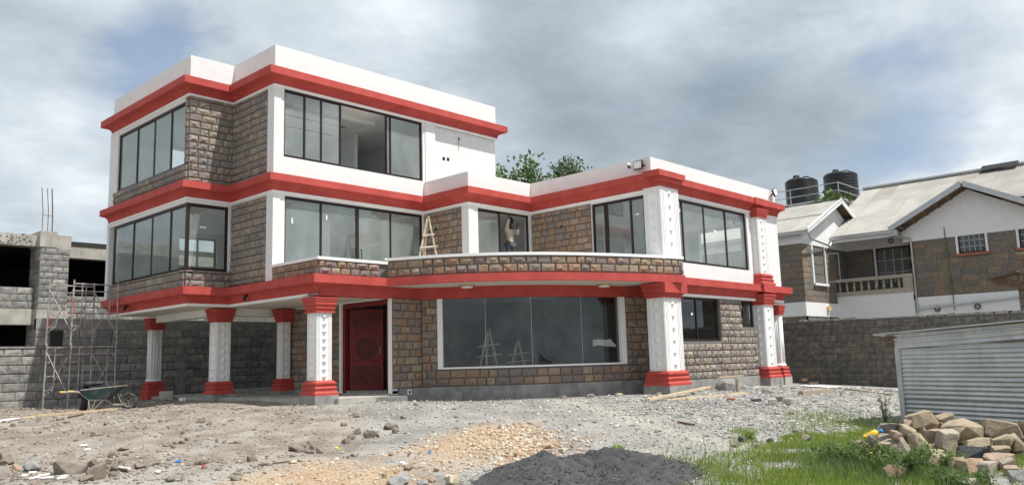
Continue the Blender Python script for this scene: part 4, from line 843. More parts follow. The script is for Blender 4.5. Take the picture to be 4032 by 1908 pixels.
# corrugated roofs, sheet by sheet
def corr(w_, l_, pitch=.12, amp=.022):        # local: waves across X, length along Y, normal Z
    n = int(w_/pitch*4); xs = [w_*i/n for i in range(n+1)]; V = []; F = []
    for y in (0, l_):
        for x in xs: V.append((x, y, amp*math.sin(6.2832*x/pitch)))
    for i in range(n): F.append((i, i+1, n+2+i, n+1+i))
    return V, F
def roof(par, org, ax, sl, nx, ny, w_, l_, m='roof_metal', name='roof_sheet', pitch=.10, skip=None):
    """nx by ny sheets from org, ax along the eave, sl up the slope"""
    ax, sl = Vector(ax).normalized(), Vector(sl).normalized(); nn_ = ax.cross(sl)
    V, F = corr(w_+.05, l_+.12, pitch); me = bpy.data.meshes.new(name); me.from_pydata(V, [], F); me.update(); me.materials.append(MATS[m])
    for i in range(nx):
        for k in range(ny):
            if skip and skip(i, k): continue
            p = Vector(org)+ax*(i*w_)+sl*(k*l_)+nn_*(.035*k+.012*(i % 2)+rng.uniform(0, .01)); o = bpy.data.objects.new(name, me); COL.objects.link(o); o.parent = par
            m_ = Matrix((ax, sl, nn_)).transposed().to_4x4(); m_.translation = p; o.matrix_basis = m_
rf = hb('roof', 'rust_wood', lambda b: b.add([(29.6, -3.2, 3.42), (29.6, -6.8, 3.42), (31.8, -6.8, 4.56), (31.8, -3.2, 4.56), (31.8, -16, 4.56), (36, -16, 6.8), (36, -3.2, 6.8), (42.5, -3.2, 3.4), (42.5, -16, 3.4)], [(0, 1, 2, 3), (3, 4, 5, 6), (6, 5, 8, 7)]))
roof(rf, (29.35, -16.2, 3.40+Zs), (0, 1, 0), (6.55, 0, 3.46), 13, 3, 1.0, 2.49, skip=lambda i, k: k == 0 and i < 9)
for o in [c for c in rf.children]: pass
hb('ridge_cap', 'galv_trim', lambda b: b.tube([(36., -3.1, 6.93), (36., -16.3, 6.93)], .09, 8), rf); hb('solar_panel', 'black', lambda b: b.add([(35.6, -9.3, 6.85), (35.6, -11, 6.85), (36.1, -11, 7.12), (36.1, -9.3, 7.12)], [(0, 1, 2, 3)]), rf)
rg = hb('roof', 'rust_wood', lambda b: b.add([(29.3, -6.7, 3.42), (29.3, -9.97, 5.1), (29.3, -13.2, 3.42), (35, -6.7, 3.42), (35, -9.97, 5.1), (35, -13.2, 3.42)], [(0, 1, 4, 3), (1, 2, 5, 4)]))
roof(rg, (29.25, -6.65, 3.46+Zs), (1, 0, 0), (0, -3.32, 1.72), 6, 2, .95, 1.88); roof(rg, (34.95, -13.29, 3.46+Zs), (-1, 0, 0), (0, 3.32, 1.72), 6, 2, .95, 1.88)
hb('barge_board', 'galv_trim', lambda b: (b.bar((29.2, -6.6, 3.42), (29.2, -9.97, 5.14), .05, .24), b.bar((29.2, -9.97, 5.14), (29.2, -13.35, 3.42), .05, .24)), rg)
for k in range(5): hb('purlin', 'rust_wood', lambda b: b.bar((29.25, -7.1-k*.55, 3.45+k*.29), (30.1, -7.1-k*.55, 3.45+k*.29), .07, .12), rg)
rl = hb('roof', 'rust_wood', lambda b: b.add([(26.0, -3.95, 3.42), (30.25, -3.95, 5.3), (34, -3.95, 3.6), (26.0, 5.2, 3.42), (30.25, 5.2, 5.3), (34, 5.2, 3.6)], [(0, 1, 4, 3), (1, 2, 5, 4)]))
roof(rl, (25.75, 5.25, 3.40+Zs), (0, -1, 0), (4.5, 0, 2.0), 10, 2, .93, 2.46); roof(rl, (34.2, -4.05, 3.6+Zs), (0, 1, 0), (-3.95, 0, 1.8), 10, 2, .93, 2.16)
hb('barge_board', 'white_wall', lambda b: (b.bar((25.85, -4.05, 3.42), (30.25, -4.05, 5.36), .05, .24), b.bar((30.25, -4.05, 5.36), (32.2, -4.05, 4.48), .05, .24)), rl)
hb('gutter', 'steel', lambda b: b.box(25.62, -3.9, 3.25, 25.78, 5.2, 3.42)); hb('gutter', 'steel', lambda b: b.box(29.2, -6.8, 3.25, 29.36, -3.75, 3.42)); hb('fascia_board', 'white_wall', lambda b: b.box(29.4, -6.8, 3.1, 29.44, -3.6, 3.4)); hb('downpipe', 'galv_trim', lambda b: b.tube([(25.9, -4.05, 3.3), (26.2, -4.0, 3.05), (29.0, -3.75, 2.95), (29.3, -3.8, 3.2)], .05, 6))
# small stone outbuilding cut by the right edge
ob = empty('stone_outbuilding', (23.5, -11.6, 0), world=True); tag(ob, 'narrow stone outbuilding with dark roof eave at the right edge of the house', 'shed')
wp('stone_wall', 'mortar', ob, lambda b: b.box(24, -14.5, -.8, 25.5, -12.85, 4.62)); courses((24, 0), (0, 1), (-1, 0), -14.4, -12.85, 2.0, 4.6, .29, .55, HSM, ob, 'stone', depth=.05, wob=.02)
wp('eave', 'rust_wood', ob, lambda b: (b.bar((23.8, -13.0, 3.85), (23.8, -11.95, 3.62), .8, .05), b.bar((23.6, -13.0, 3.35), (23.6, -12.2, 3.6), .08, .3)))
# ------------------------------------------------------------------ water tanks on a steel stand
ts = empty('tank_stand', (50, 5.2, 0), world=True); tag(ts, 'steel stand with handrails carrying the two black water tanks', 'stand')
wp('platform', 'steel', ts, lambda b: b.box(44.6, 1.6, 11.55, 56.2, 8.6, 11.7))
for x, y in ((45, 2), (45, 8.2), (55.8, 2), (55.8, 8.2)): wp('leg', 'steel', ts, lambda b: b.bar((x, y, -.3), (x, y, 11.55), .2))
for z in (12.2, 12.75): wp('rail', 'steel', ts, lambda b: b.tube([(44.7, 8.5, z), (44.7, 1.7, z), (56.1, 1.7, z), (56.1, 8.5, z)], .035, 6))
for x, y in ((44.7, 8.5), (44.7, 5.2), (44.7, 1.7), (48.5, 1.7), (52.3, 1.7), (56.1, 1.7)): wp('rail_post', 'steel', ts, lambda b: b.tube([(x, y, 11.7), (x, y, 12.75)], .035, 6))
def tank(x, y, z, r, h, label):
    t = empty('water_tank', (x, y, z)); tag(t, label, 'water tank', 'black water tanks')
    prof = []
    for k in range(14): zz_ = h*(k+.5)/14; prof += [(r-.03, zz_-h/28*.9), (r, zz_-h/28*.5), (r, zz_+h/28*.5), (r-.03, zz_+h/28*.9)]
    wp('body', 'tank', t, lambda b: b.lathe((0, 0, 0), [(r-.05, 0)]+prof+[(r-.02, h), (r*.75, h+.18), (r*.3, h+.27), (0.01, h+.28)], 40), True)
    wp('lid', 'tank', t, lambda b: b.lathe((-.35, .2, h+.2), [(.24, 0), (.24, .22), (.20, .26), (.01, .27)], 20))
    for k in range(6): a = k*1.047; wp('rib', 'tank', t, lambda b: b.tube([(r*.95*math.cos(a), r*.95*math.sin(a), h+.01), (r*.7*math.cos(a), r*.7*math.sin(a), h+.22), (r*.3*math.cos(a), r*.3*math.sin(a), h+.31)], .05, 6))
    return t
tank(47.4, 5.5, 11.7, 1.18, 2.1, 'black ribbed water tank nearer the villa, with raised lid')
tank(53.2, 4.8, 11.7, 1.3, 3.3, 'taller black ribbed water tank behind the leafy tree')
# ------------------------------------------------------------------ trees
def leaves(name, m, pts, size, parent, seed=1, long=2.2):
    r = np.random.default_rng(seed); n = len(pts); p = np.asarray(pts)
    d = r.normal(size=(n, 3)); d[:, 2] -= .3; d /= np.linalg.norm(d, axis=1)[:, None]; q = r.normal(size=(n, 3)); q -= d*(q*d).sum(1)[:, None]; q /= np.linalg.norm(q, axis=1)[:, None]
    s = size*r.uniform(.6, 1.3, (n, 1)); a = d*s*long/2; b = q*s/2
    V = np.stack([p-a, p-a*.1+b, p+a, p-a*.1-b], 1).reshape(-1, 3); F = np.arange(4*n).reshape(n, 4); return mesh_np(name, V, F, m, parent)
def tree(name, label, x, y, base, h, r, m, nleaf, size, seed, trunk=.16, crown_lo=.45):
    t = empty(name, (x, y, base)); tag(t, label, 'tree', 'trees beyond the walls'); q = random.Random(seed)
    b = MB(); tips = []; b.tube([(0, 0, 0), (.08, .05, h*.3), (.0, .1, h*.6), (.05, .05, h*.85)], [trunk, trunk*.8, trunk*.5, trunk*.2], 8)
    for k in range(26):
        z = h*q.uniform(crown_lo-.1, .9); a = q.uniform(0, 6.28); l = r*q.uniform(.45, 1.05)*math.sqrt(max(.1, 1-((z/h-.65)/.5)**2)); e = Vector((math.cos(a)*l, math.sin(a)*l, z+q.uniform(.1, .5)*l))
        b.tube([(0, 0, z-.2), tuple(e*.5+Vector((0, 0, z*.5-.05))), tuple(e)], [trunk*.35, trunk*.2, trunk*.06], 5); tips.append(e); tips.append(e*.72+Vector((0, 0, z*.28)))
    tips += [Vector((0, 0, h*q.uniform(.8, 1.0))) for _ in range(4)]
    b.build('trunk', 'bark', t); pts = []
    for _ in range(nleaf):
        c = q.choice(tips); g = r*.17; v = Vector((q.gauss(0, g), q.gauss(0, g), q.gauss(0, g*.8))); pts.append(tuple(c+v))
    leaves('crown', m, pts, size, t, seed); return t
tree('tree', 'bushy green tree rising behind the villa roof, the left one', 21.5, 9.7, 0, 12.1, 2.4, 'leaf_a', 5600, .135, 3)
tree('tree', 'darker feathery tree rising behind the villa roof, the right one', 26.0, 10.5, 0, 13.3, 1.9, 'leaf_b', 6000, .125, 5)
tree('tree', 'dense green tree between the two water tanks', *UV(57, 22.5), 0, 12.0, 2.9, 'leaf_a', 10000, .22, 9)
# ------------------------------------------------------------------ corrugated metal shed
sh = empty('metal_shed', (3.78, -15.1, -.30)); tag(sh, 'low corrugated iron shed with a flat tilted roof behind the stone pile', 'shed')
az = math.atan2(-17.46+15.48, 2.64-3.51); dA = Vector((math.cos(az), math.sin(az), 0)); dN = Vector((dA.y, -dA.x, 0))     # along the wall towards the camera side, outward normal
if dN.dot(Vector((CAM.x-3.5, CAM.y+15.5, 0))) < 0: dN = -dN
def sheetwall(z0, z1, a0, a1, off, sl0=0., sl1=0., pitch=.076, amp=.011):
    n = int((z1-z0)/pitch*6); V = []; F = []; na = 26
    for k in range(n+1):
        z = z0+(z1-z0)*k/n; w_ = amp*math.sin(6.2832*(z-z0)/pitch)
        for i in range(na+1):
            a = a0+(a1-a0)*i/na; dent = .016*noise.noise((a*1.7, z*2.1, 4)); p = dA*a+dN*(off+w_+dent); V.append((p.x, p.y, z+(sl0+(sl1-sl0)*(k/n))*(a-a0)))
    for k in range(n):
        for i in range(na): q = k*(na+1)+i; F.append((q, q+1, q+na+2, q+na+1))
    return V, F
V, F = sheetwall(-.05, .52, .07, 5., 0); mesh('wall_sheet', V, F, 'galv', sh, True)
V, F = sheetwall(.50, 1.42, .07, 5., .014); mesh('wall_sheet', V, F, 'galv', sh, True)
V, F = sheetwall(1.27, 1.52, .0, 2.2, .035, .0, .0); V = [(x, y, z+.10+.035*(Vector((x, y, 0)).dot(dA))) for x, y, z in V]; mesh('wall_sheet', V, F, 'galv', sh, True)
V, F = sheetwall(1.27, 1.52, 2.15, 5., .05); V = [(x, y, z+.10+.035*(Vector((x, y, 0)).dot(dA))) for x, y, z in V]; mesh('wall_sheet', V, F, 'galv', sh, True)
def P3_(a, o, z): p = dA*a+dN*o; return (p.x, p.y, z)
wp('corner_post', 'galv_trim', sh, lambda b: b.add([P3_(-.02, .03, -.1), P3_(.09, .03, -.1), P3_(.09, .0, -.1), P3_(-.02, -.1, -.1), P3_(-.02, .03, 1.4), P3_(.09, .03, 1.4), P3_(.09, .0, 1.4), P3_(-.02, -.1, 1.4)], [(0, 1, 5, 4), (1, 2, 6, 5), (2, 3, 7, 6), (3, 0, 4, 7), (4, 5, 6, 7)]))
for z in (.12, .62, .74, 1.05): wp('screw', 'steel', sh, lambda b: b.lathe(P3_(.035, .032, z), [(.0, -.008), (.009, -.008), (.009, .008), (0, .008)], 6))
wp('roof_sheet', 'galv_trim', sh, lambda b: b.add([P3_(-.40, .12, 1.63), P3_(5.2, .12, 1.64+.035*5.2), P3_(5.2, -2.6, 1.40+.035*5.2), P3_(-.40, -2.6, 1.37), P3_(-.40, .12, 1.655), P3_(5.2, .12, 1.665+.035*5.2), P3_(5.2, -2.6, 1.425+.035*5.2), P3_(-.40, -2.6, 1.395)], [(3, 2, 1, 0), (4, 5, 6, 7), (0, 1, 5, 4), (1, 2, 6, 5), (2, 3, 7, 6), (3, 0, 4, 7)]))
wp('rafter', 'rust_wood', sh, lambda b: (b.bar(P3_(-.2, .0, 1.57), P3_(.05, .0, 1.57), .07, .09), b.bar(P3_(-.22, -.06, 1.46), P3_(.05, -.06, 1.46), .06, .06)))
V, F = sheetwall(-.05, 1.36, 0, 2.5, 0); rot = Matrix.Rotation(math.pi/2*(1 if True else -1), 4, 'Z')
wp('side_wall', 'galv', sh, lambda b: b.add([P3_(-.0, -.1, -.1), P3_(-.0, -2.5, -.1), P3_(-.0, -2.5, 1.28), P3_(-.0, -.1, 1.38)], [(0, 1, 2, 3)])); wp('back_wall', 'galv', sh, lambda b: b.add([P3_(0, -2.5, -.1), P3_(5, -2.5, -.1), P3_(5, -2.5, 1.5), P3_(0, -2.5, 1.28)], [(0, 1, 2, 3)])); wp('end_wall', 'galv', sh, lambda b: b.add([P3_(5, 0, -.1), P3_(5, -2.5, -.1), P3_(5, -2.5, 1.5), P3_(5, 0, 1.7)], [(0, 1, 2, 3)]))
# ------------------------------------------------------------------ rocks and rubble
def hull_rock(seed, w_, d_, h_, m, name='rock', angular=True):
    r = random.Random(seed); bm = bmesh.new()
    for _ in range(13 if angular else 26):
        v = Vector((r.gauss(0, 1), r.gauss(0, 1), r.gauss(0, 1))).normalized()
        if angular: v = Vector([math.copysign(abs(c)**.42, c) for c in v])*r.uniform(.82, 1.0)
        bm.verts.new((v.x*w_/2, v.y*d_/2, v.z*h_/2))
    bmesh.ops.convex_hull(bm, input=bm.verts); bmesh.ops.delete(bm, geom=[v for v in bm.verts if not v.link_faces], context='VERTS')
    bmesh.ops.bevel(bm, geom=bm.edges[:], offset=min(w_, h_)*.02, segments=1, affect='EDGES', clamp_overlap=True)
    bmesh.ops.triangulate(bm, faces=bm.faces[:]); bmesh.ops.subdivide_edges(bm, edges=[e for e in bm.edges if e.calc_length() > w_*.22], cuts=1); bmesh.ops.triangulate(bm, faces=bm.faces[:])
    for v in bm.verts:
        n = noise.noise(v.co*(7/w_*.4)+Vector((seed, 0, 0))); v.co *= 1+.07*n+(.05*noise.noise(v.co*(20/w_*.4)))
    bmesh.ops.recalc_face_normals(bm, faces=bm.faces[:]); me = bpy.data.meshes.new(name); bm.to_mesh(me); bm.free(); me.materials.append(MATS[m]); return me
PILE = [(1.74,-16.08,-0.03,0.4,0.25,'t'),(2.07,-16.3,-0.02,0.24,0.13,'t'),(1.59,-16.66,-0.16,0.52,0.26,'t'),(1.14,-16.42,-0.19,0.26,0.2,'p'),(2.05,-17.05,-0.17,0.56,0.24,'t'),(2.33,-17.26,-0.16,0.12,0.2,'p'),(1.03,-16.62,-0.23,0.31,0.24,'k'),(0.65,-16.36,-0.24,0.26,0.25,'t'),(0.23,-16.29,-0.28,0.19,0.26,'k'),(1.11,-16.06,-0.13,0.26,0.17,'t'),(0.71,-16.02,-0.18,0.15,0.15,'p'),(0.96,-15.82,-0.1,0.33,0.14,'g'),(0.61,-16.78,-0.31,0.17,0.22,'t'),(1.06,-16.93,-0.28,0.4,0.14,'t'),(0.57,-17.06,-0.36,0.43,0.2,'d'),(1.43,-17.18,-0.27,0.29,0.21,'t'),(1.55,-17.36,-0.29,0.25,0.21,'t'),(0.93,-17.3,-0.35,0.26,0.13,'t'),(0.47,-17.38,-0.41,0.34,0.16,'p'),(-0.16,-17.22,-0.44,0.32,0.2,'o'),(-0.56,-17.53,-0.44,0.27,0.25,'k'),(0.29,-17.5,-0.44,0.17,0.16,'k'),(-0.03,-17.64,-0.48,0.17,0.14,'t'),(-0.38,-17.77,-0.49,0.2,0.15,'g'),(-1.03,-17.42,-0.51,0.21,0.11,'k'),(-0.82,-17.68,-0.51,0.2,0.11,'g'),(0.06,-16.76,-0.37,0.29,0.18,'t'),(-1.03,-16.59,-0.44,0.24,0.13,'b'),(0.36,-15.79,-0.18,0.14,0.11,'g'),(0.13,-16.05,-0.26,0.18,0.09,'t'),(-0.1,-17.01,-0.41,0.22,0.14,'t'),(1.4,-15.96,-0.06,0.14,0.14,'p'),(1.26,-17.05,-0.27,0.15,0.13,'p'),(1.82,-16.04,-0.19,0.42,0.22,'p'),(1.86,-16.05,-0.35,0.42,0.22,'t'),(2.17,-16.13,-0.18,0.3,0.22,'t'),(2.15,-16.19,-0.34,0.3,0.22,'k'),(1.75,-16.51,-0.32,0.55,0.22,'k'),(1.66,-16.49,-0.48,0.55,0.22,'k'),(1.31,-16.37,-0.35,0.3,0.22,'k'),(2.14,-16.89,-0.33,0.59,0.22,'k'),(2.38,-17.14,-0.32,0.3,0.22,'p'),(2.45,-17.21,-0.48,0.3,0.22,'p'),(1.11,-16.45,-0.39,0.33,0.22,'k'),(0.69,-16.29,-0.4,0.3,0.22,'k'),(0.41,-16.19,-0.44,0.3,0.22,'p'),(1.22,-15.99,-0.29,0.3,0.22,'p'),(1.18,-15.99,-0.45,0.3,0.22,'t'),(0.76,-15.93,-0.34,0.3,0.22,'k'),(1.08,-15.7,-0.26,0.35,0.22,'k'),(1.02,-15.69,-0.42,0.35,0.22,'t'),(0.72,-16.73,-0.47,0.3,0.22,'p'),(1.14,-16.85,-0.44,0.42,0.22,'k'),(1.57,-17.13,-0.43,0.3,0.22,'k'),(1.61,-17.33,-0.45,0.3,0.22,'t'),(0.44,-15.68,-0.34,0.3,0.22,'t'),(0.42,-15.62,-0.5,0.3,0.22,'k'),(0.24,-16.02,-0.42,0.3,0.22,'t'),(1.58,-15.79,-0.22,0.3,0.22,'k'),(1.44,-15.89,-0.38,0.3,0.22,'t'),(1.42,-16.96,-0.43,0.3,0.22,'t')]
special = {0: 'large tan boulder on top of the stone pile beside the shed corner', 2: 'long pale wedge of stone slanting across the upper stone pile', 4: 'broad flat tan boulder on the right of the stone pile',
           14: 'dark grey angular stone lying amid the tan pile', 19: 'orange pink quarry stone at the grassy foot of the pile', 27: 'round brown stone lying alone in the grass', 8: 'upright pinkish stone behind the green weeds', 11: 'pale grey concrete lump at the left of the pile', 20: 'tall tan block standing at the bottom of the pile'}
for i, (x, y, z, w_, h_, c) in enumerate(PILE):
    me = hull_rock(500+i, w_*1.22, w_*rng.uniform(.8, 1.05), h_*1.3, 'rock_'+c)
    o = link('rock', me); o.location = (x, y, z); o.rotation_euler = (rng.uniform(-.25, .25), rng.uniform(-.2, .2), YAW-math.pi/2+rng.uniform(-.5, .5))
    if i in special: tag(o, special[i], 'rock', 'quarry stones piled by the shed')
    else: 
        s_, l_ = SL(x, y); k_ = l_/s_; col_ = {'t': 'tan', 'p': 'pinkish brown', 'k': 'pale pinkish tan', 'g': 'grey', 'o': 'orange', 'b': 'brown', 'd': 'dark'}[c]
        tag(o, '%s %s quarry stone in the %s %s of the pile by the shed' % ('large' if w_ > .33 else 'middling' if w_ > .22 else 'small', col_, 'upper' if z > -.22 else 'middle' if z > -.38 else 'lower', 'left' if k_ < .49 else 'centre' if k_ < .555 else 'right'), 'rock', 'quarry stones piled by the shed')
RUB = [(-7.28,-6.85,.41,.27),(-7.56,-5.94,.29,.17,'g'),(-7.67,-5.65,.13,.13,'o'),(-6.86,-5.48,.16,.14),(-6.91,-6.56,.17,.15),(-7.31,-7.87,.22,.27),(-7.43,-7.92,.18,.1),(-6.73,-6.6,.22,.13),(-6.91,-7.28,.14,.11),(-6.84,-7.38,.16,.11),(-6.73,-7.53,.19,.11),(-6.55,-7.56,.16,.08),(-6.3,-7.38,.18,.07),(-6.54,-6.8,.15,.11),(-6.29,-5.81,.14,.1),(-7.08,-7.66,.1,.1),(-7.07,-7.87,.14,.07),(-7.57,-4.53,.2,.16),(-7.65,-5.01,.23,.12),(-5.51,-2.77,.14,.12),(-3.46,-3.09,.15,.13),(-3.5,-3.54,.1,.09),(-4.95,-5.44,.09,.08),(-5.0,-5.32,.13,.06),(-4.71,-5.13,.09,.06),(-5.14,-8.3,.15,.11),(-5.74,-7.83,.22,.07),(-5.89,-5.19,.17,.08),(-6.66,-8.81,.15,.08),(-6.05,-9.47,.15,.07),(-6.04,.62,.11,.09),(-6.11,-1.39,.12,.06),(-5.03,.27,.14,.07),(-4.72,-1.18,.1,.08),(-4.15,-7.95,.24,.09),(-5.5,-2.27,.12,.07),(-4.84,1.28,.17,.08),(-5.42,-2.85,.09,.07),(-5.32,-5.89,.08,.07),(-5.28,-5.55,.13,.05),(-4.3,-6.28,.13,.06),(-3.43,-5.28,.08,.05),(-4.35,-4.18,.09,.07),(-4.25,-3.39,.1,.06),(-6.07,-5.79,.1,.06),(-5.8,-8.52,.09,.05),
       (-2.34,-7.19,.14,.14),(-2.46,-7.8,.26,.17),(-1.59,-7.25,.26,.14),(-1.78,-7.66,.14,.11),(-2.79,-7.59,.17,.09),(-3.1,-7.89,.13,.11),(-1.97,-6.22,.12,.1),(-3.88,-7.76,.1,.08),(-3.61,-7.52,.1,.08),(-3.82,-7.99,.12,.09),(-4.0,-8.45,.14,.12),(-4.11,-8.36,.12,.08),(-4.09,-8.2,.1,.08),(-4.17,-8.07,.1,.08),(-1.64,-11.37,.15,.11,'o'),(-2.35,-11.43,.15,.09,'o'),(-4.19,-10.96,.14,.1),(-4.21,-11.86,.1,.08,'y'),(-4.42,-12.16,.17,.12,'y'),(-4.85,-11.58,.31,.14,'g'),(-4.75,-11.95,.15,.08,'g'),(-3.85,-9.17,.08,.06),(-3.49,-9.68,.09,.06),(-3.38,-10.0,.07,.07),(-1.13,-5.48,.15,.06),(-.58,-6.4,.13,.08),(-1.73,-11.58,.09,.09,'o'),(-4.0,-11.37,.08,.07,'o'),(-4.73,-11.11,.08,.07),(-3.98,-9.22,.06,.05),(-4.51,-11.86,.09,.08,'o'),(-.43,-9.11,.07,.07),
       (4.9,-8.77,.14,.07),(.73,-11.93,.11,.04),(.62,-13.65,.17,.1,'d'),(.77,-14.04,.11,.08,'d'),(7.72,-7.32,.2,.12),(6.2,-6.1,.21,.12),(5.6,-5.6,.21,.1),(7.1,-6.4,.21,.09,'y'),(.33,-14.06,.11,.06),(4.15,-12.54,.14,.05),(1.93,-13.97,.14,.08),(1.25,-14.42,.17,.1),(6.05,-11.13,.22,.07,'d'),(4.39,-12.71,.12,.07),(1.14,-13.06,.08,.04,'y'),(.14,-13.76,.09,.06),(3.35,-10.93,.12,.04)]
RUBM = {}
rsp = {0: 'largest brown boulder in the rubble at the lower left', 1: 'pale grey cement lump beside the largest brown boulder', 2: 'small orange stone left of the grey cement lump', 65: 'flat grey lump of hardened cement at the bottom edge'}
for i, q in enumerate(RUB):
    x, y, w_, h_ = q[:4]; c = q[4] if len(q) > 4 else 'n'
    k = (c, i % 5)
    if k not in RUBM: RUBM[k] = hull_rock(700+len(RUBM), 1, .9, 1, 'rock_'+c, angular=(i % 2 == 0))
    o = bpy.data.objects.new('rock', RUBM[k]); COL.objects.link(o); o.location = (x, y, gz(x, y)+h_*.36); o.scale = (w_*1.3, w_*rng.uniform(.95, 1.3), h_*1.25); o.rotation_euler = (rng.uniform(-.2, .2), rng.uniform(-.2, .2), rng.uniform(0, 6.28))
    s, l = SL(x, y)
    if i in rsp: tag(o, rsp[i], 'rock', 'loose stones on the plot')
    else:
        col_ = {'n': 'brown', 'o': 'orange', 'y': 'yellowish', 'g': 'grey', 'd': 'dark grey'}[c]; size_ = 'large' if w_ > .18 else 'middling' if w_ > .12 else 'small'
        where = ('in the rubble at the lower left corner' if l < -4.2 and s < 14.5 else 'on the dirt in front of the scaffold' if l < -6 else 'on the brown dirt before the porch columns' if l < -3.4 and s > 15 else 'on the dirt left of the orange murram' if l < -2.6 else
                 'beside the orange murram' if l < .9 and s < 15.5 else 'on the gravel between porch and murram' if l < .5 else 'by the plinth of the bay wall' if s > 21.5 and l < 4 else 'on the pale gravel right of the planks' if l > 4.5 and s > 16 else 'on the gravel between planks and grass')
        tag(o, '%s %s loose stone %s' % (size_, col_, where), 'rock', 'loose stones on the plot')
# ------------------------------------------------------------------ gravel, as masses nobody could count
t_ = (1+5**.5)/2
ICO = np.array([(-1, t_, 0), (1, t_, 0), (-1, -t_, 0), (1, -t_, 0), (0, -1, t_), (0, 1, t_), (0, -1, -t_), (0, 1, -t_), (t_, 0, -1), (t_, 0, 1), (-t_, 0, -1), (-t_, 0, 1)], float); ICO /= np.linalg.norm(ICO[0])
ICF = np.array([(0, 11, 5), (0, 5, 1), (0, 1, 7), (0, 7, 10), (0, 10, 11), (1, 5, 9), (5, 11, 4), (11, 10, 2), (10, 7, 6), (7, 1, 8), (3, 9, 4), (3, 4, 2), (3, 2, 6), (3, 6, 8), (3, 8, 9), (4, 9, 5), (2, 4, 11), (6, 2, 10), (8, 6, 7), (9, 8, 1)])
def gravel(name, label, m, pts, sizes, flat, seed):
    r = np.random.default_rng(seed); n = len(pts); p = np.array(pts); sz = np.array(sizes)
    a = r.uniform(0, 6.283, n); V = ICO[None]*(1+r.uniform(-.28, .28, (n, 12, 1)))
    V = V*np.stack([sz*r.uniform(.8, 1.5, n), sz*r.uniform(.6, 1.0, n), sz*flat*r.uniform(.6, 1.2, n)], 1)[:, None, :]/2
    tl = r.normal(0, .25, n); ct, st = np.cos(tl)[:, None], np.sin(tl)[:, None]; x, z = V[..., 0]*ct-V[..., 2]*st, V[..., 0]*st+V[..., 2]*ct
    c, s = np.cos(a)[:, None], np.sin(a)[:, None]; V = np.stack([x*c-V[..., 1]*s, x*s+V[..., 1]*c, z], 2)+p[:, None, :]
    F = (ICF[None]+np.arange(n)[:, None, None]*12).reshape(-1, 3); o = mesh_np(name, V.reshape(-1, 3), F, m); o['kind'] = 'stuff'; o['label'] = label; o['category'] = 'gravel'; return o
mat('gravel_grey', (.8, .8, .8), (1.1, 1.1, 1.1), 20, .95, .3, 50, pal=[(.34, .335, .32), (.25, .25, .245), (.48, .47, .45), (.20, .20, .195), (.40, .385, .355), (.58, .57, .55), (.29, .28, .265), (.36, .33, .285)])
mat('gravel_orange', (.8, .8, .8), (1.1, 1.1, 1.1), 20, .95, .3, 50, pal=[(.46, .335, .22), (.40, .27, .165), (.53, .43, .32), (.46, .38, .29), (.58, .51, .42), (.34, .23, .15), (.48, .39, .28), (.55, .52, .46)])
mat('gravel_brown', (.8, .8, .8), (1.1, 1.1, 1.1), 20, .95, .3, 50, pal=[(.22, .185, .15), (.28, .235, .19), (.17, .145, .12), (.34, .29, .235), (.25, .20, .155), (.42, .38, .33)])
def inside(x, y):     # keep loose stone off the villa, shed and walls
    if x > 2.2 and y > -2.5 and x < 14.4: return True
    if x > 9 and y > -7.1 and x < 16.5: return True
    if -.1 < x < 2.4 and y > -2.6: return True
    if x > 3.3 and y > -2.5-1.32*(x-3.3)+.09*(x-3.3)**2 and x < 9.3: return True
    if y > 9.9 or x > 19.9: return True
    return False
GG = []; GO = []; GB = []
q_ = random.Random(11)
def rnd_pt(smin, smax, lm):
    s = smin+(smax-smin)*q_.random()**1.5; l = q_.uniform(-lm, lm)*s; return s, l
for _ in range(52000):
    s, l = rnd_pt(9.6, 27, .68); x, y = UV(s, l)
    if inside(x, y): continue
    ow, bwt = orange_w(s, l), brown_w(s, l); sz = .012*s/10*(1+2.4*q_.random()**4)
    dens = .35+.65*(nz3(s*.8, l*1.2, 40)+.5)
    if ow > .12:
        if q_.random() < .9: GO.append(((x, y), sz*q_.choice((1., 1.2, 1.7))))
    elif bwt > .5:
        if q_.random() < .30*dens*2: GB.append(((x, y), sz*q_.choice((.9, 1.1, 1.6))))
    elif q_.random() < dens: GG.append(((x, y), sz*(1.0 if q_.random() < .8 else 1.7)))
for _ in range(2600):       # a belt of pale broken chips right of the middle
    s, l = q_.gauss(17.5, 2.6), q_.gauss(5.2, 1.5)
    x, y = UV(s, l)
    if not inside(x, y) and s > 12: GG.append(((x, y), q_.uniform(.03, .085)))
for _ in range(900):
    s, l = q_.gauss(14.2, .9), q_.gauss(.15, .5); x, y = UV(s, l); GO.append(((x, y), q_.uniform(.03, .085)))
for _ in range(500):
    s, l = q_.gauss(12.8, .8), q_.gauss(-6.4, 1.5); x, y = UV(s, l); GB.append(((x, y), q_.uniform(.03, .09)))
for nm, lb, m, G, fl, sd_ in (('gravel', 'loose grey stone chips spread over the plot', 'gravel_grey', GG, .55, 1), ('murram', 'loose orange murram pebbles in the middle of the plot', 'gravel_orange', GO, .75, 2), ('dirt_clods', 'small brown clods and stones on the dirt at left', 'gravel_brown', GB, .6, 3)):
    gravel(nm, lb, m, [(x, y, gz(x, y)+sz*.10) for (x, y), sz in G], [sz for _, sz in G], fl, sd_)
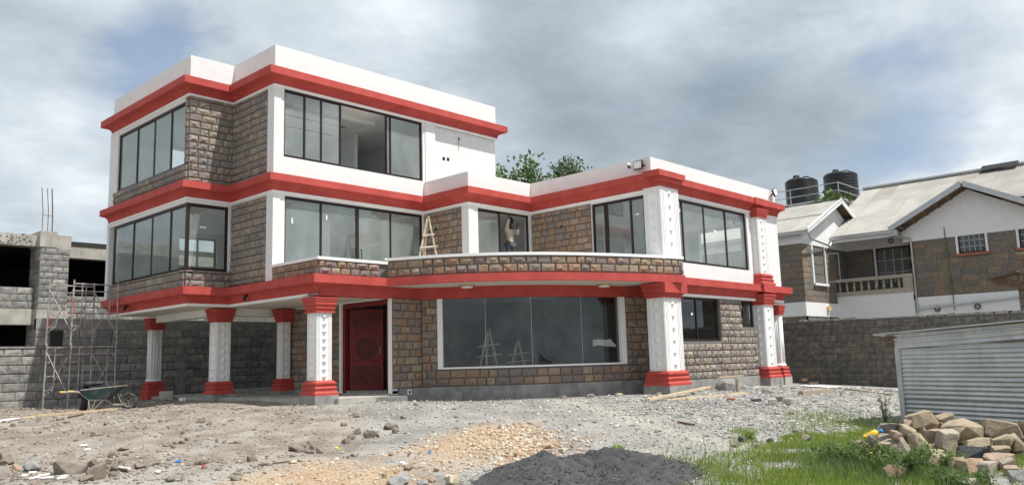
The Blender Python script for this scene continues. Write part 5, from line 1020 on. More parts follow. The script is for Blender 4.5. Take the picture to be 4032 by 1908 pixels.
# ------------------------------------------------------------------ sand piles
def sandpile(label, x, y, r, h, seed, rough):
    n, m = 72, 30; V = [(0, 0, 0)]; F = []
    for k in range(1, m+1):
        for i in range(n):
            a = 6.2832*i/n; t = k/m; rr = r*t*(1+.12*noise.noise((math.cos(a)*1.3, math.sin(a)*1.3, seed))); V.append((rr*math.cos(a), rr*math.sin(a), t))
    out = []
    for px, py, t in V:
        z = h*(1-t)**1.05*(1+.0*t) if t > .12 else h*((1-.12)**1.05-.3*(t-.12)**2*0-(t-.12)*.6)
        z = h*max(0, (1-t**.92))
        b_ = rough*(.045*noise.noise((px*5+seed, py*5, 1))+.03*noise.noise((px*11, py*11, seed)))
        out.append((x+px, y+py, gz(x+px, y+py)-.02*t+z+b_*(1-t*.5)))
    for i in range(n): F.append((0, 1+i, 1+(i+1) % n))
    for k in range(m-1):
        for i in range(n): a = 1+k*n+i; b = 1+k*n+(i+1) % n; F.append((a, a+n, b+n, b))
    o = mesh('sand_pile', out, F, 'sand', None, True); tag(o, label, 'sand pile', 'heaps of dark sand'); return o
sandpile('smooth cone of dark grey sand at the bottom middle', -3.46, -12.93, 1.05, .37, 3, .8)
sandpile('lumpy heap of dark grey sand beside the smooth cone', -2.62, -13.35, 1.35, .33, 8, 2.3)
SG = []; q_ = random.Random(21); SPT = [(-3.46, -12.93, 1.05, .36), (-2.62, -13.35, 1.35, .34)]
for _ in range(5200):
    k = 0 if q_.random() < .35 else 1; x0_, y0_, r_, h_ = SPT[k]; t = math.sqrt(q_.random())*1.18; a = q_.uniform(0, 6.283); x, y = x0_+r_*t*math.cos(a), y0_+r_*t*math.sin(a)
    z = max(max(0, h1*(1-(min(1, math.hypot(x-a1, y-b1)/r1))**.92)) for a1, b1, r1, h1 in SPT); SG.append(((x, y, gz(x, y)+z+.002), q_.choice((.008, .012, .016, .03 if k else .014))))
mat('sand_clod', (.8, .8, .8), (1.1, 1.1, 1.1), 20, .97, .3, 50, pal=[(.055, .055, .055), (.075, .075, .074), (.10, .10, .098), (.065, .064, .062), (.15, .15, .145)])
gravel('sand_grains', 'loose clods and grains strewn on the two sand heaps', 'sand_clod', [p for p, _ in SG], [q for _, q in SG], .7, 7)
o = link('rock', hull_rock(900, .17, .13, .09, 'rock_y')); o.location = (-2.95, -12.85, -.20); tag(o, 'yellowish stone lying between the two sand heaps', 'rock', 'loose stones on the plot')
# ------------------------------------------------------------------ grass and weeds
def blades(name, label, m, spots, hmin, hmax, wd, seed):
    r = np.random.default_rng(seed); p = np.array([(x, y, gz(x, y)-.005) for x, y in spots]); n = len(p); a = r.uniform(0, 6.283, n); h = r.uniform(hmin, hmax, n); w_ = wd*r.uniform(.6, 1.3, n); b = r.uniform(.1, .7, n)*h
    c, s = np.cos(a), np.sin(a); ld = r.uniform(0, 6.283, n); lx, ly = np.cos(ld)*b, np.sin(ld)*b
    z0 = np.zeros(n); q = lambda x, y, z: np.stack([x, y, z], 1)
    V = np.stack([p+q(-c*w_/2, -s*w_/2, z0), p+q(c*w_/2, s*w_/2, z0), p+q(lx*.4+c*w_*.35, ly*.4+s*w_*.35, h*.62), p+q(lx, ly, h), p+q(lx*.4-c*w_*.35, ly*.4-s*w_*.35, h*.62)], 1).reshape(-1, 3)
    k = np.arange(n)*5; F3 = np.stack([k+4, k+2, k+3], 1); F4 = np.stack([k, k+1, k+2, k+4], 1)
    F = np.concatenate([F3, F4[:, [0, 1, 2]], F4[:, [0, 2, 3]]]); o = mesh_np(name, V, F, m); o['kind'] = 'stuff'; o['label'] = label; o['category'] = 'grass'; return o
sp = []; q_ = random.Random(5)
def grass_w(s, l):
    k = l/s; edge = .205+.05*nz3(s*.8, l*.8, 6)+.012*(s-11)
    return (k-edge)*9+(13.9+.5*nz3(l*1.1, 3, 2)-s)*.0 if s < 13.9+.55*nz3(l*1.3, s*.5, 12)+.25*(l-3) and k > edge else -1
while len(sp) < 60000:
    s = 9.3+6.0*q_.random()**1.2; l = q_.uniform(1.6, 7.0)
    if l/s > .66: continue
    g = grass_w(s, l)
    if g < 0: continue
    x, y = UV(s, l); d = min(1, .10+g)*(.8+nz3(x*1.7, y*1.7, 9)*1.6)
    if s < 11.6 and l/s > .47+.08*(s-9.6) and q_.random() < .8: continue
    if q_.random() < d: sp.append((x, y))
blades('grass', 'bright green grass growing at the lower right of the plot', 'grass_leaf', sp, .02, .085, .010, 4)
blades('tall_grass', 'taller grass and seed stalks among the weeds near the stones', 'weed_leaf', [UV(s_, l_) for s_, l_ in ((q_.gauss(11.2, .7), q_.gauss(4.6, .5)) for _ in range(2600))]+[UV(s_, l_) for s_, l_ in ((q_.uniform(10, 13.5), q_.uniform(2.2, 5)) for _ in range(500))], .10, .24, .008, 14)
sp2 = []
for (s0, l0, sg, n) in ((16.2, 5.9, .5, 380), (15.2, 6.3, .4, 420), (14.6, 3.9, .18, 130), (12.6, 1.35, .2, 110), (14.9, 5.1, .4, 200), (12.2, 2.4, .3, 160)):
    for _ in range(n): s, l = q_.gauss(s0, sg), q_.gauss(l0, sg*.8); sp2.append(UV(s, l))
blades('grass_tufts', 'thin green tufts coming up through the gravel', 'grass_leaf', sp2, .04, .15, .012, 6)
def weed(name, label, x, y, r, h, n, m='weed_leaf', seed=1, size=.03, flowers=0):
    t = empty(name, (x, y, gz(x, y))); tag(t, label, 'plant', 'weeds by the stone pile'); q = random.Random(seed); b = MB(); pts = []
    for k in range(int(10+r*30)):
        a = q.uniform(0, 6.28); e = Vector((math.cos(a)*r*q.uniform(.2, 1), math.sin(a)*r*q.uniform(.2, 1), h*q.uniform(.5, 1.05))); b.tube([(0, 0, 0), (e.x*.4, e.y*.4, e.z*.6), tuple(e)], [.005, .004, .002], 4, False)
        for _ in range(n//int(10+r*30)): f = q.uniform(.25, 1.05); pts.append((e.x*f+q.gauss(0, .035), e.y*f+q.gauss(0, .035), max(.01, e.z*f*.95+q.gauss(0, .03))))
    b.build('stems', 'weed_leaf', t); leaves('leaves', m, pts, size, t, seed, 2.0)
    for k in range(flowers): p = q.choice(pts); wp('flower', 'yellow_plastic', t, lambda b_: b_.lathe((p[0]*1.05, p[1]*1.05, p[2]+.03), [(.0, 0), (.018, .002), (.014, .012), (0, .014)], 6))
    return t
def uvw(s_, px): return UV(s_, (px-2016)/3241.9*s_)
weed('weed_bush', 'large leafy weed bush in front of the yellow bottle', *uvw(10.9, 3470), .52, .36, 4200, seed=2, flowers=3, size=.024)
weed('weed_bush', 'leafy weeds growing left of the large weed bush', *uvw(11.7, 3260), .46, .27, 3000, seed=3, size=.022)
weed('weed_bush', 'small weed growing between the pink stones of the pile', *uvw(11.0, 3680), .18, .24, 800, seed=4, flowers=1, size=.022)
weed('weed_bush', 'weeds at the foot of the orange pink stone', *uvw(10.0, 3700), .38, .2, 1800, seed=6, size=.022)
weed('weed_bush', 'rounded light green weed beside the shed corner post', *uvw(14.6, 3470), .26, .14, 800, 'grass_leaf', seed=7, size=.022)
weed('tall_weed', 'tall thin weed standing left of the shed corner', *uvw(14.8, 3432), .12, .62, 110, seed=8, size=.022)
weed('weed_bush', 'small yellow green weed behind the lumpy sand heap', -1.25, -12.50, .16, .09, 260, 'grass_leaf', seed=9, size=.02)
weed('weed_bush', 'small weed on the gravel near the dark flat stones', .85, -13.65, .15, .14, 300, 'grass_leaf', seed=10, size=.02)
# ------------------------------------------------------------------ yellow bottle on the stones
bt = empty('bottle', (.42, -15.78, -.16)); bt.rotation_euler = (R(62), R(-14), R(20)); tag(bt, 'yellow plastic bottle with blue cap lying on the stones', 'bottle')
wp('body', 'yellow_plastic', bt, lambda b: b.lathe((0, 0, -.10), [(.02, 0), (.055, .005), (.058, .03), (.052, .08), (.058, .12), (.056, .17), (.035, .205), (.022, .22), (.022, .235)], 20), True); wp('cap', 'blue_plastic', bt, lambda b: b.lathe((0, 0, .135), [(.03, 0), (.032, .035), (.02, .045), (.001, .046)], 14))
# ------------------------------------------------------------------ scaffold
sf = empty('scaffold_tower', (-2.6, 7.1, 0), world=True); tag(sf, 'two tier steel tube scaffold tower standing beside the villa', 'scaffold')
def sframe(x0, x1, y, z0, z1, ladder=True):
    tb = lambda n, p, r=.022, m='scaffold_paint': wp(n, m, sf, lambda b: b.tube(p, r, 7))
    tb('upright', [(x0-.03, y, z0), (x0, y, z1+.12)], .024); tb('upright', [(x1+.02, y, z0), (x1, y, z1+.12)], .024)
    tb('crossbar', [(x0, y, z1), (x1, y, z1)]); tb('crossbar', [(x0, y, z1-.22), (x1, y, z1-.22)], .018)
    for xa, sg in ((x0, 1), (x1, -1)):
        xi = xa+sg*.24; tb('inner_upright', [(xi, y, z1), (xi, y, z0+.75), (xi-sg*.03, y, z0+.58), (xa+sg*.02, y, z0+.42)], .016)
        for k in range(3): tb('rung', [(xa, y, z1-.45-k*.42), (xi, y, z1-.45-k*.42)], .014)
for z0_, z1_ in ((.0, 1.86), (1.92, 3.78)):
    sframe(-2.92, -1.62, 6.55, z0_, z1_); sframe(-3.35, -2.05, 7.35, z0_, z1_)
    for p, q in (((-2.92, 6.55), (-3.35, 7.35)), ((-1.62, 6.55), (-2.05, 7.35))):
        wp('brace', 'scaffold_paint', sf, lambda b: b.tube([(p[0], p[1], z0_+.35), (q[0], q[1], z1_-.15)], .015, 6)); wp('brace', 'scaffold_paint', sf, lambda b: b.tube([(p[0], p[1], z1_-.15), (q[0], q[1], z0_+.35)], .015, 6))
wp('red_band', 'scaffold_red', sf, lambda b: b.tube([(-2.92, 6.55, 2.85), (-2.92, 6.55, 3.25)], .0255, 8)); wp('red_band', 'scaffold_red', sf, lambda b: b.tube([(-3.36, 7.35, 2.5), (-3.36, 7.35, 2.8)], .0255, 8))
# ------------------------------------------------------------------ wheelbarrow
wb = empty('wheelbarrow', (-2.85, 4.35, 0.0), rz=YAW-math.pi/2+.12); wb.scale = (1.02,)*3; tag(wb, 'rusty blue wheelbarrow with large tyre parked in front of the scaffold', 'wheelbarrow')
wp('tray', 'tray', wb, lambda b: (b.add([(-.38, -.30, .58), (.62, -.30, .66), (.62, .30, .66), (-.38, .30, .58), (-.22, -.20, .30), (.22, -.20, .30), (.22, .20, .30), (-.22, .20, .30)], [(0, 1, 5, 4), (1, 2, 6, 5), (2, 3, 7, 6), (3, 0, 4, 7), (4, 5, 6, 7)])))
wp('rim', 'barrow_frame', wb, lambda b: b.tube([(-.38, -.30, .58), (.62, -.30, .66), (.62, .30, .66), (-.38, .30, .58), (-.38, -.30, .58)], .016, 6))
for s_ in (-1, 1):
    wp('side_rail', 'barrow_frame', wb, lambda b: b.tube([(-.78, s_*.27, .54), (-.45, s_*.26, .53), (-.20, s_*.22, .31), (.25, s_*.20, .29), (.42, s_*.12, .16), (.66, s_*.08, .14)], .018, 7))
    wp('grip', 'handle_grip', wb, lambda b: b.tube([(-.93, s_*.27, .545), (-.77, s_*.27, .54)], .026, 8))
    wp('leg', 'barrow_frame', wb, lambda b: b.tube([(-.20, s_*.22, .31), (-.16, s_*.24, .0), (-.10, s_*.24, .0), (.18, s_*.2, .29)], .015, 7)); wp('leg', 'barrow_frame', wb, lambda b: b.tube([(-.02, s_*.22, .3), (-.12, s_*.24, .0)], .013, 6))
    wp('axle_stay', 'barrow_frame', wb, lambda b: b.tube([(.52, s_*.1, .45), (.62, s_*.08, .16), (.74, s_*.07, .17)], .013, 6))
tyr = wp('tyre', 'tyre', wb, lambda b: b.sweep([(.0, 0)]*1, [(0, 0)]*3) if False else None)
bpy.data.objects.remove(tyr)
def torus(b, c, R_, r_, n=32, m=10):
    V = [(c[0]+(R_+r_*math.cos(6.2832*k/m))*math.cos(6.2832*i/n), c[1]+r_*1.0*math.sin(6.2832*k/m), c[2]+(R_+r_*math.cos(6.2832*k/m))*math.sin(6.2832*i/n)) for i in range(n) for k in range(m)]
    b.add(V, [(i*m+k, i*m+(k+1) % m, ((i+1) % n)*m+(k+1) % m, ((i+1) % n)*m+k) for i in range(n) for k in range(m)])
wh = wp('wheel', 'tyre', wb, lambda b: torus(b, (.78, 0, .235), .19, .05), True); wp('rim', 'barrow_frame', wh, lambda b: torus(b, (.78, 0, .235), .145, .012, 32, 6), True)
for k in range(3): a = .6+k*2.094; wp('spoke', 'barrow_frame', wh, lambda b: b.tube([(.78, 0, .235), (.78+.145*math.cos(a), 0, .235+.145*math.sin(a))], .01, 6))
ct = mesh('coat', *(lambda: ([], []))(), 'dark_cloth') if False else None
cb = bmesh.new(); bmesh.ops.create_icosphere(cb, subdivisions=3, radius=1)
for v in cb.verts: v.co = Vector((v.co.x*.30, v.co.y*.22, v.co.z*.10 if v.co.z > 0 else v.co.z*.05)); v.co += v.co.normalized()*.05*noise.noise(v.co*9)
cme = bpy.data.meshes.new('coat'); cb.to_mesh(cme); cb.free(); co = link('coat', cme, 'dark_cloth', smooth=True); tag(co, 'dark cloth bundled on the near end of the wheelbarrow', 'cloth')
def wbp(x, y, z): return wb.matrix_basis @ Vector((x, y, z))
co.location = Vector((-2.85, 4.35, .0))+Matrix.Rotation(YAW-math.pi/2+.12, 3, 'Z') @ Vector((-.22, .1, .74)); co.rotation_euler = (0, -.08, YAW-math.pi/2)
tr = empty('trousers', (0, 0, 0)); bpy.data.objects.remove(tr)
b = MB(); p0 = Vector((-2.85, 4.35, 0))+Matrix.Rotation(YAW-math.pi/2+.12, 3, 'Z') @ Vector((-.42, .12, 0)); b.tube([(p0.x, p0.y, .72), (p0.x-.03, p0.y, .5), (p0.x-.02, p0.y, .25), (p0.x-.05, p0.y, .02)], [.09, .10, .08, .10], 10); b.tube([(p0.x-.02, p0.y, .7), (p0.x-.12, p0.y+.05, .55), (p0.x-.14, p0.y+.05, .38)], [.05, .05, .04], 8)
o = b.build('trousers', 'dark_cloth', None, True); tag(o, 'dark cloth hanging down behind the wheelbarrow handles', 'cloth')
# ------------------------------------------------------------------ timber, blocks and litter
def plank(label, a, b_, w_=.09, t=.03, m='new_wood', lift=.02, group='timber lying on the plot', name='plank', za=0., zb=0.):
    b = MB(); A = (a[0], a[1], gz(*a)+lift+za); B = (b_[0], b_[1], gz(*b_)+lift+zb); b.bar(A, B, w_, t); o = b.build(name, m); tag(o, label, 'plank', group); return o
plank('longest pale plank lying across the others by the big column', (4.79, -8.95), (9.2, -8.05), .10, .05, lift=.05, za=.02, zb=.12)
plank('pale plank under the longest one, pointing to the stone wall', (5.5, -9.0), (8.97, -9.25), .10, .04, lift=.02)
plank('third pale plank nearest the camera by the big column', (5.9, -9.35), (8.6, -9.6), .09, .035, lift=.02)
plank('short dark stick on the grey gravel', (2.04, -11.53), (1.85, -12.0), .04, .03, 'rust_wood')
plank('pale board lying along the foot of the scaffold', (-6.2, 2.0), (-4.4, 3.35), .16, .04, lift=.02); plank('long pale pole lying under the wheelbarrow', (-4.9, 2.9), (-2.6, 3.75), .06, .05, lift=.03)
plank('dark weathered stick in front of the wheelbarrow', (-4.63, 1.36), (-3.96, 2.36), .06, .05, 'rust_wood', .02); plank('white painted board beside the scaffold foot', (-6.6, 1.6), (-5.4, 2.6), .22, .02, 'paper', .02)
plank('long thin stick on the dirt at lower left', (-5.3, -8.75), (-4.7, -8.95), .02, .02, 'rust_wood'); plank('short pale lath among the brown boulders', (-6.85, -7.3), (-6.8, -7.75), .05, .02, 'paper', .06)
plank('weathered board along the foot of the right boundary wall', (12.6, -10.4), (8.9, -13.1), .14, .04, 'old_wood', .03); plank('flat pale sheet of board near the right boundary wall', (13.6, -8.9), (12.7, -10.2), .55, .02, 'paper', .04)
plank('rusty beam stacked near the small fluted column', (17.0, -7.2), (19.2, -6.4), .1, .1, 'rust_wood', .06, za=.1, zb=.1); plank('second rusty beam beside the small fluted column', (16.9, -7.5), (19.3, -6.8), .09, .09, 'rust_wood', .04); plank('old log lying on the gravel right of the loose blocks', (8.2, -11.2), (9.7, -11.4), .14, .12, 'old_wood', .05)
def block(label, x, y, w_, h_, rz, m='concrete_pale', tilt=(0, 0), z=0., d=None, name='concrete_block'):
    b = MB(); d = d or w_*.7; b.box(-w_/2, -d/2, 0, w_/2, d/2, h_); o = b.build(name, m); bm = bmesh.new(); bm.from_mesh(o.data); bmesh.ops.bevel(bm, geom=bm.edges[:], offset=.012, segments=1, affect='EDGES'); bmesh.ops.subdivide_edges(bm, edges=bm.edges[:], cuts=1, use_grid_fill=True)
    for v in bm.verts: v.co += Vector((1, 1, 1))*.008*noise.noise(v.co*11+Vector((x, y, 0)))
    bm.to_mesh(o.data); bm.free(); o.location = (x, y, gz(x, y)-.01+z); o.rotation_euler = (tilt[0], tilt[1], rz); tag(o, label, 'block', 'loose building blocks'); return o
block('left one of the two grey blocks lying side by side', 5.55, -11.75, .26, .15, .5); block('right one of the two grey blocks lying side by side', 5.85, -12.05, .32, .16, 1.0); block('grey block behind the pair of grey blocks', 6.35, -11.55, .24, .14, .2, 'concrete')
block('reddish brick beside the pale planks', 6.0, -10.49, .24, .09, .4, 'terracotta'); block('squared stone standing against the bay wall plinth', 3.72, -3.42, .26, .24, -.9, 'rock_n' if False else 'concrete', d=.14); block('pale grey block standing near the rear porch columns', -.25, 5.9, .42, .28, -.6, 'concrete_pale', d=.16); block('tilted dark slab stone near the metal stakes', 9.2, -9.8, .34, .10, .3, 'concrete', (.25, .1))
o = link('concrete_slab', hull_rock(950, 1.7, .7, .42, 'concrete')); o.location = (11.2, -7.75, .14); o.rotation_euler = (math.pi+.06, .05, -.12); tag(o, 'broken dark concrete slab lying by the wall under the window', 'slab')
plank('thin pale batten lying on the broken concrete slab', (10.5, -7.6), (12.2, -7.5), .06, .03, 'new_wood', .40)
for lb, x, y, h in (('short post stump at the end of the concrete slab', 9.9, -8.55, .36), ('thin metal stake standing near the second column', 11.3, -9.2, .32)):
    b = MB(); b.tube([(0, 0, -.1), (0.01, 0, h)], .06 if 'stump' in lb else .035, 10); o = b.build('stake', 'old_wood' if 'stump' in lb else 'galv_trim'); o.location = (x, y, gz(x, y)); tag(o, lb, 'stake')
def scrap(name, label, x, y, w_, d_, m, h=.02, seed=1, group='litter on the plot'):
    r = random.Random(seed); n = 7; b = MB(); c = [(math.cos(6.28*k/n)*w_/2*r.uniform(.7, 1.1), math.sin(6.28*k/n)*d_/2*r.uniform(.7, 1.1)) for k in range(n)]; V = [(p[0], p[1], r.uniform(0, h)) for p in c]+[(0, 0, h)]+[(p[0], p[1], -.006) for p in c]
    b.add(V, [(k, (k+1) % n, n) for k in range(n)]+[(k, n+1+k, n+1+(k+1) % n, (k+1) % n) for k in range(n)]); o = b.build(name, m); o.location = (x, y, gz(x, y)+.015); o.rotation_euler = (0, 0, r.uniform(0, 6)); tag(o, label, 'litter', group); return o
scrap('cardboard_scrap', 'torn tan cardboard scrap on the dirt at left of the orange murram', -4.87, -9.02, .17, .13, 'new_wood', .03, 1); scrap('plastic_scrap', 'small yellow plastic scrap on the gravel', -3.6, -8.35, .07, .06, 'yellow_plastic', .03, 2); scrap('plastic_scrap', 'small blue plastic scrap on the murram', -3.15, -10.23, .06, .06, 'blue_plastic', .03, 3)
scrap('plastic_scrap', 'crumpled blue bag near the brown boulders', -5.9, -7.35, .14, .1, 'blue_plastic', .03, 4); scrap('plastic_scrap', 'small red scrap among the brown stones', -5.9, -8.23, .06, .07, 'scaffold_red', .04, 5); scrap('paper_scrap', 'white crumpled paper near the dark stick at bottom middle', -3.98, -10.59, .2, .12, 'paper', .05, 6)
for k, (x, y) in enumerate([(-6.14, -4.0), (-6.32, -4.69), (-6.52, -8.08), (-7.8, -6.92), (-7.65, -6.27), (-7.7, -7.1), (-7.62, -6.75), (-7.5, -7.2), (-7.85, -6.6), (-7.4, -6.9), (-7.6, -7.4), (-7.2, -7.55)]): scrap('tile_shard', 'broken piece of white tile on the dirt at lower left', x, y, rng.uniform(.12, .26), rng.uniform(.06, .12), 'paper', .02, 20+k, 'white tile shards')
for k, (x, y) in enumerate([(-1.9, 5.2), (-.4, 5.0)]): scrap('cement_lump', 'pale lump of spilled cement at the edge of the porch', x+1.3, y-1.2, .3, .2, 'paper', .09, 40+k, 'cement lumps')
# ------------------------------------------------------------------ stick ladder and trestles
def stick(b, a, c, r): 
    a, c = Vector(a), Vector(c); m_ = (a+c)/2+Vector((rng.uniform(-.02, .02), rng.uniform(-.02, .02), 0)); b.tube([a, m_, c], [r, r*.95, r*.8], 7)
def trestle(label, x, y, z, h, wd, n, m, rungw, depth=.5, rz=0., extra=.08):
    t = empty('trestle', (x, y, z), rz); tag(t, label, 'trestle', 'rough stick trestles')
    for s_ in (-1, 1): wp('pole', m, t, lambda b: stick(b, (s_*wd/2, -.0, 0), (s_*.02, .0, h+extra*(s_ > 0)), .035))
    wp('pole', m, t, lambda b: stick(b, (0, depth, 0), (0, .03, h*.97), .032))
    for k in range(n):
        f = .18+.62*k/max(1, n-1)*.9; hw = wd/2*(1-f)+rungw; wp('rung', m, t, lambda b: stick(b, (-hw, -.05, h*f-.03), (hw, -.05, h*f+.04), .026))
    return t
trestle('pale stick ladder standing on the balcony by the stone panel', 4.0, -1.95, DZ, 1.93, .85, 4, 'stick_wood', .08, .5, -.35)
trestle('stick trestle behind the bay window, the taller one', 5.05, -3.35, .34, 1.6, .75, 4, 'stick_wood', .22, .5, -.6); trestle('leaning stick trestle deeper behind the bay window', 6.0, -3.6, .34, 1.25, .8, 4, 'stick_wood', .25, .5, -.3)
b = MB(); b.bar((5.3, -3.75, .42), (7.3, -4.2, .5), .10, .06); o = b.build('plank', 'old_wood'); tag(o, 'rough plank lying low behind the bay window', 'plank', 'timber lying on the plot')
dl = empty('spare_door', (7.4, .9, .34), rz=.0); tag(dl, 'brown panelled wooden door leaning behind the bay window', 'door')
for k in range(2): wp('door_panel', 'dark_door_wood', dl, lambda b: b.add([(k*.95, -.35, 0), (k*.95+.9, -.35, 0), (k*.95+.9, .15, 2.1), (k*.95, .15, 2.1), (k*.95, -.31, 0), (k*.95+.9, -.31, 0), (k*.95+.9, .19, 2.1), (k*.95, .19, 2.1)], [(0, 1, 2, 3), (7, 6, 5, 4), (0, 4, 5, 1), (1, 5, 6, 2), (2, 6, 7, 3), (3, 7, 4, 0)]))
# torn paper stuck on the bay glass
b = MB(); pp = [(7.35, -5.385), (7.55, -5.455), (7.75, -5.52), (7.95, -5.59), (8.12, -5.66)]; zz_ = [(1.42, 1.60), (1.44, 1.62), (1.42, 1.60), (1.40, 1.62), (1.38, 1.42)]
b.add([(x, y+.02, a) for (x, y), (a, c) in zip(pp, zz_)]+[(x, y+.02, c) for (x, y), (a, c) in zip(pp, zz_)], [(i, i+1, 6+i, 5+i) for i in range(4)]); o = b.build('glass_label', 'paper'); tag(o, 'torn strip of white paper on the right of the bay window', 'paper')
# ------------------------------------------------------------------ security lights
def floodlight(label, loc, rz, tilt, roll=0.):
    t = empty('floodlight', loc, rz); t.rotation_euler = (tilt, roll, rz); tag(t, label, 'floodlight', 'floodlights on the parapet')
    wp('housing', 'black', t, lambda b: b.box(-.15, -.03, -.13, .15, .03, .13)); wp('lens', 'lamp_white', t, lambda b: b.box(-.132, -.036, -.112, .132, -.0305, .112)); wp('bracket', 'black', t, lambda b: (b.bar((-.17, 0, 0), (-.17, .12, -.02), .02), b.bar((.17, 0, 0), (.17, .12, -.02), .02), b.bar((-.17, .12, -.02), (.17, .12, -.02), .02))); wp('badge', 'black', t, lambda b: (b.box(-.11, -.039, -.10, -.06, -.0365, -.085), b.box(.06, -.039, -.10, .1, -.0365, -.085)))
floodlight('floodlight on the shaded parapet above the big corner column', (8.30, -6.62, 3.36+DZ), -math.pi/2, R(-6)); floodlight('tilted floodlight at the far right end of the parapet', (16.2, -7.12, 3.47+DZ), .1, R(-12), R(-22))
cm = empty('camera_dome', (8.36, -6.28, 3.42+DZ), -math.pi/2); tag(cm, 'small white dome camera left of the parapet floodlight', 'camera'); wp('shell', 'lamp_white', cm, lambda b: b.lathe((0, -.06, 0), [(.05, -.02), (.06, .0), (.055, .05), (.02, .075), (.001, .08)], 14)); wp('lens_ball', 'black', cm, lambda b: b.lathe((0, -.06, -.02), [(.001, -.07), (.035, -.05), (.045, -.02), (.045, 0)], 14)); wp('arm', 'black', cm, lambda b: b.tube([(0, .06, -.02), (0, 0, -.1), (0, -.05, -.06)], .012, 6))
for lb, x, y, z in (('black spotlight under the left end of the first cornice', uJ-.06, 6.3, -.33), ('black spotlight on the first cornice near the entrance column', -.16, 1.15, -.33)):
    t = empty('spotlight', (x, y, z+DZ)); tag(t, lb, 'spotlight', 'spotlights under the cornice'); wp('body', 'black', t, lambda b: b.tube([(.05, 0, .05), (-.02, 0, .02), (-.06, 0, -.10)], [.03, .045, .05], 10)); wp('lens', 'lamp_white', t, lambda b: b.lathe((-.06, 0, -.104), [(.04, 0), (.001, .001)], 10))
# ------------------------------------------------------------------ worker inside the upper window
def skin(name, joints, edges, m, parent, sub=2):
    me = bpy.data.meshes.new(name); me.from_pydata([j[0] for j in joints], edges, []); o = link(name, me, m, parent)
    md = o.modifiers.new('skin', 'SKIN'); md.use_smooth_shade = True
    for i, j in enumerate(joints): me.skin_vertices[0].data[i].radius = (j[1], j[2] if len(j) > 2 else j[1]); me.skin_vertices[0].data[i].use_root = (i == 0)
    s = o.modifiers.new('sub', 'SUBSURF'); s.levels = s.render_levels = sub; return o
pe = empty('person', (7.78, -1.72, .62+DZ), rz=math.atan2(CAM.y+1.7, CAM.x-7.8)+math.pi/2+.9); tag(pe, 'person in beige shirt and dark cap standing at the open window, arm raised', 'person')
J = [((0, 0, .92), .13, .10), ((0, 0, 1.08), .13, .095), ((0, 0, 1.25), .15, .11), ((0, 0, 1.40), .13, .09), ((0, 0, 1.49), .055), ((0, -.02, 1.58), .075, .085), ((0, -.03, 1.68), .08, .095), ((0, -.02, 1.75), .06, .07),
     ((.18, 0, 1.39), .06), ((.24, -.16, 1.22), .045), ((.08, -.26, 1.40), .035), ((.05, -.27, 1.46), .03), ((-.18, 0, 1.40), .06), ((-.27, -.14, 1.52), .045), ((-.24, -.20, 1.76), .034), ((-.24, -.21, 1.84), .03),
     ((.09, 0, .86), .09), ((.10, -.01, .48), .06), ((.10, .02, .09), .04), ((.10, -.13, .03), .035), ((-.09, 0, .86), .09), ((-.10, -.01, .48), .06), ((-.10, .02, .09), .04), ((-.10, -.13, .03), .035)]
E_ = [(0, 1), (1, 2), (2, 3), (3, 4), (4, 5), (5, 6), (6, 7), (3, 8), (8, 9), (9, 10), (10, 11), (3, 12), (12, 13), (13, 14), (14, 15), (0, 16), (16, 17), (17, 18), (18, 19), (0, 20), (20, 21), (21, 22), (22, 23)]
for base, hx, up_ in ((11, .05, 1), (15, -.24, 1)):
    p = Vector(J[base][0])
    for k, (dx, l) in enumerate(((-.03, .055), (-.01, .075), (.01, .08), (.03, .065))):
        n = len(J); J += [((p.x+dx, p.y-.01, p.z+.04), .010), ((p.x+dx*1.2, p.y-.025, p.z+.04+l*.6), .009), ((p.x+dx*1.2, p.y-.05, p.z+.04+l), .008)]; E_ += [(base, n), (n, n+1), (n+1, n+2)]
    n = len(J); J += [((p.x+.045, p.y-.02, p.z+.01), .011), ((p.x+.06, p.y-.045, p.z+.04), .009)]; E_ += [(base, n), (n, n+1)]
skin('body', J, E_, 'skin', pe)
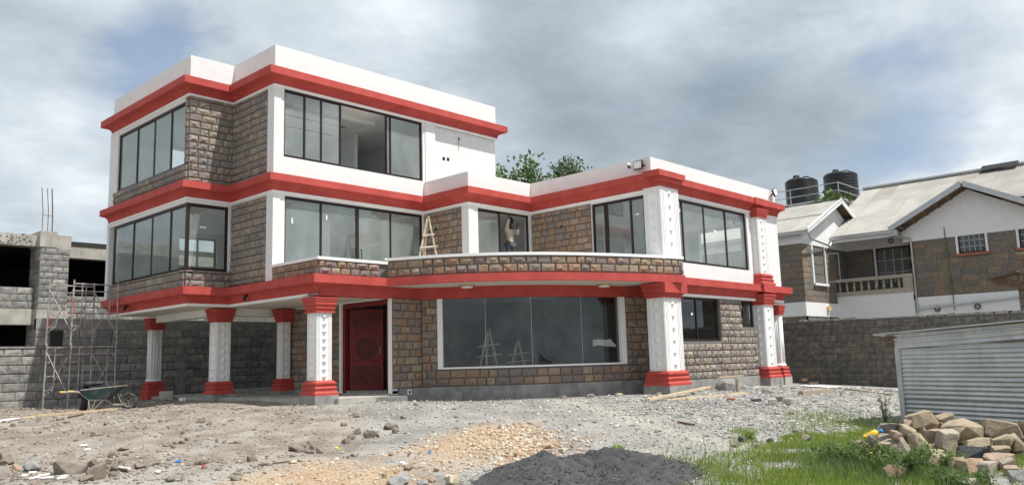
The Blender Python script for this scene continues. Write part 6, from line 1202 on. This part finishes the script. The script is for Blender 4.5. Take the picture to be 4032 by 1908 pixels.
skin('shirt', [((0, 0, .86), .165, .13), ((0, 0, 1.05), .155, .12), ((0, 0, 1.25), .17, .13), ((0, 0, 1.41), .145, .105), ((0, 0, 1.47), .07), ((.19, 0, 1.39), .08), ((.25, -.16, 1.22), .065), ((.09, -.25, 1.38), .048), ((-.19, 0, 1.40), .08), ((-.28, -.14, 1.52), .062), ((-.245, -.195, 1.72), .046)], [(0, 1), (1, 2), (2, 3), (3, 4), (3, 5), (5, 6), (6, 7), (3, 8), (8, 9), (9, 10)], 'shirt', pe)
skin('trousers', [((0, 0, .90), .145, .115), ((.09, 0, .84), .105), ((.10, -.01, .48), .078), ((.10, .02, .10), .06), ((-.09, 0, .84), .105), ((-.10, -.01, .48), .078), ((-.10, .02, .10), .06)], [(0, 1), (1, 2), (2, 3), (0, 4), (4, 5), (5, 6)], 'jeans', pe)
wp('cap', 'cap_cloth', pe, lambda b: (b.lathe((0, -.025, 1.66), [(.105, -.05), (.112, .0), (.108, .06), (.075, .12), (.02, .145), (.001, .146)], 18), b.add([(-.09, -.09, 1.665), (.09, -.09, 1.665), (.07, -.20, 1.64), (-.07, -.20, 1.64), (-.09, -.09, 1.68), (.09, -.09, 1.68), (.07, -.20, 1.65), (-.07, -.20, 1.65)], [(0, 1, 2, 3), (7, 6, 5, 4), (3, 2, 6, 7)])), True)
wp('face', 'skin', pe, lambda b: (b.lathe((0, -.118, 1.58), [(.001, -.02), (.018, -.01), (.013, .015), (.001, .05)], 8), b.box(-.03, -.118, 1.535, .03, -.105, 1.545)))
for s_ in (-1, 1): wp('eye', 'lamp_white', pe, lambda b: b.lathe((s_*.032, -.112, 1.625), [(.001, -.01), (.011, 0), (.001, .01)], 8)); wp('ear', 'skin', pe, lambda b: b.lathe((s_*.088, -.01, 1.58), [(.005, -.03), (.02, 0), (.015, .03), (.003, .04)], 8))
tb = empty('work_table', (7.78, -1.68, DZ)); tag(tb, 'rough wooden bench the worker stands on inside the window', 'bench'); wp('top', 'old_wood', tb, lambda b: b.box(-.55, -.22, .56, .55, .22, .61))
for x in (-.48, .48):
    for y in (-.17, .17): wp('leg', 'old_wood', tb, lambda b: b.box(x-.03, y-.03, .012, x+.03, y+.03, .56))
for o in (bw, rw): o['kind'] = 'thing'
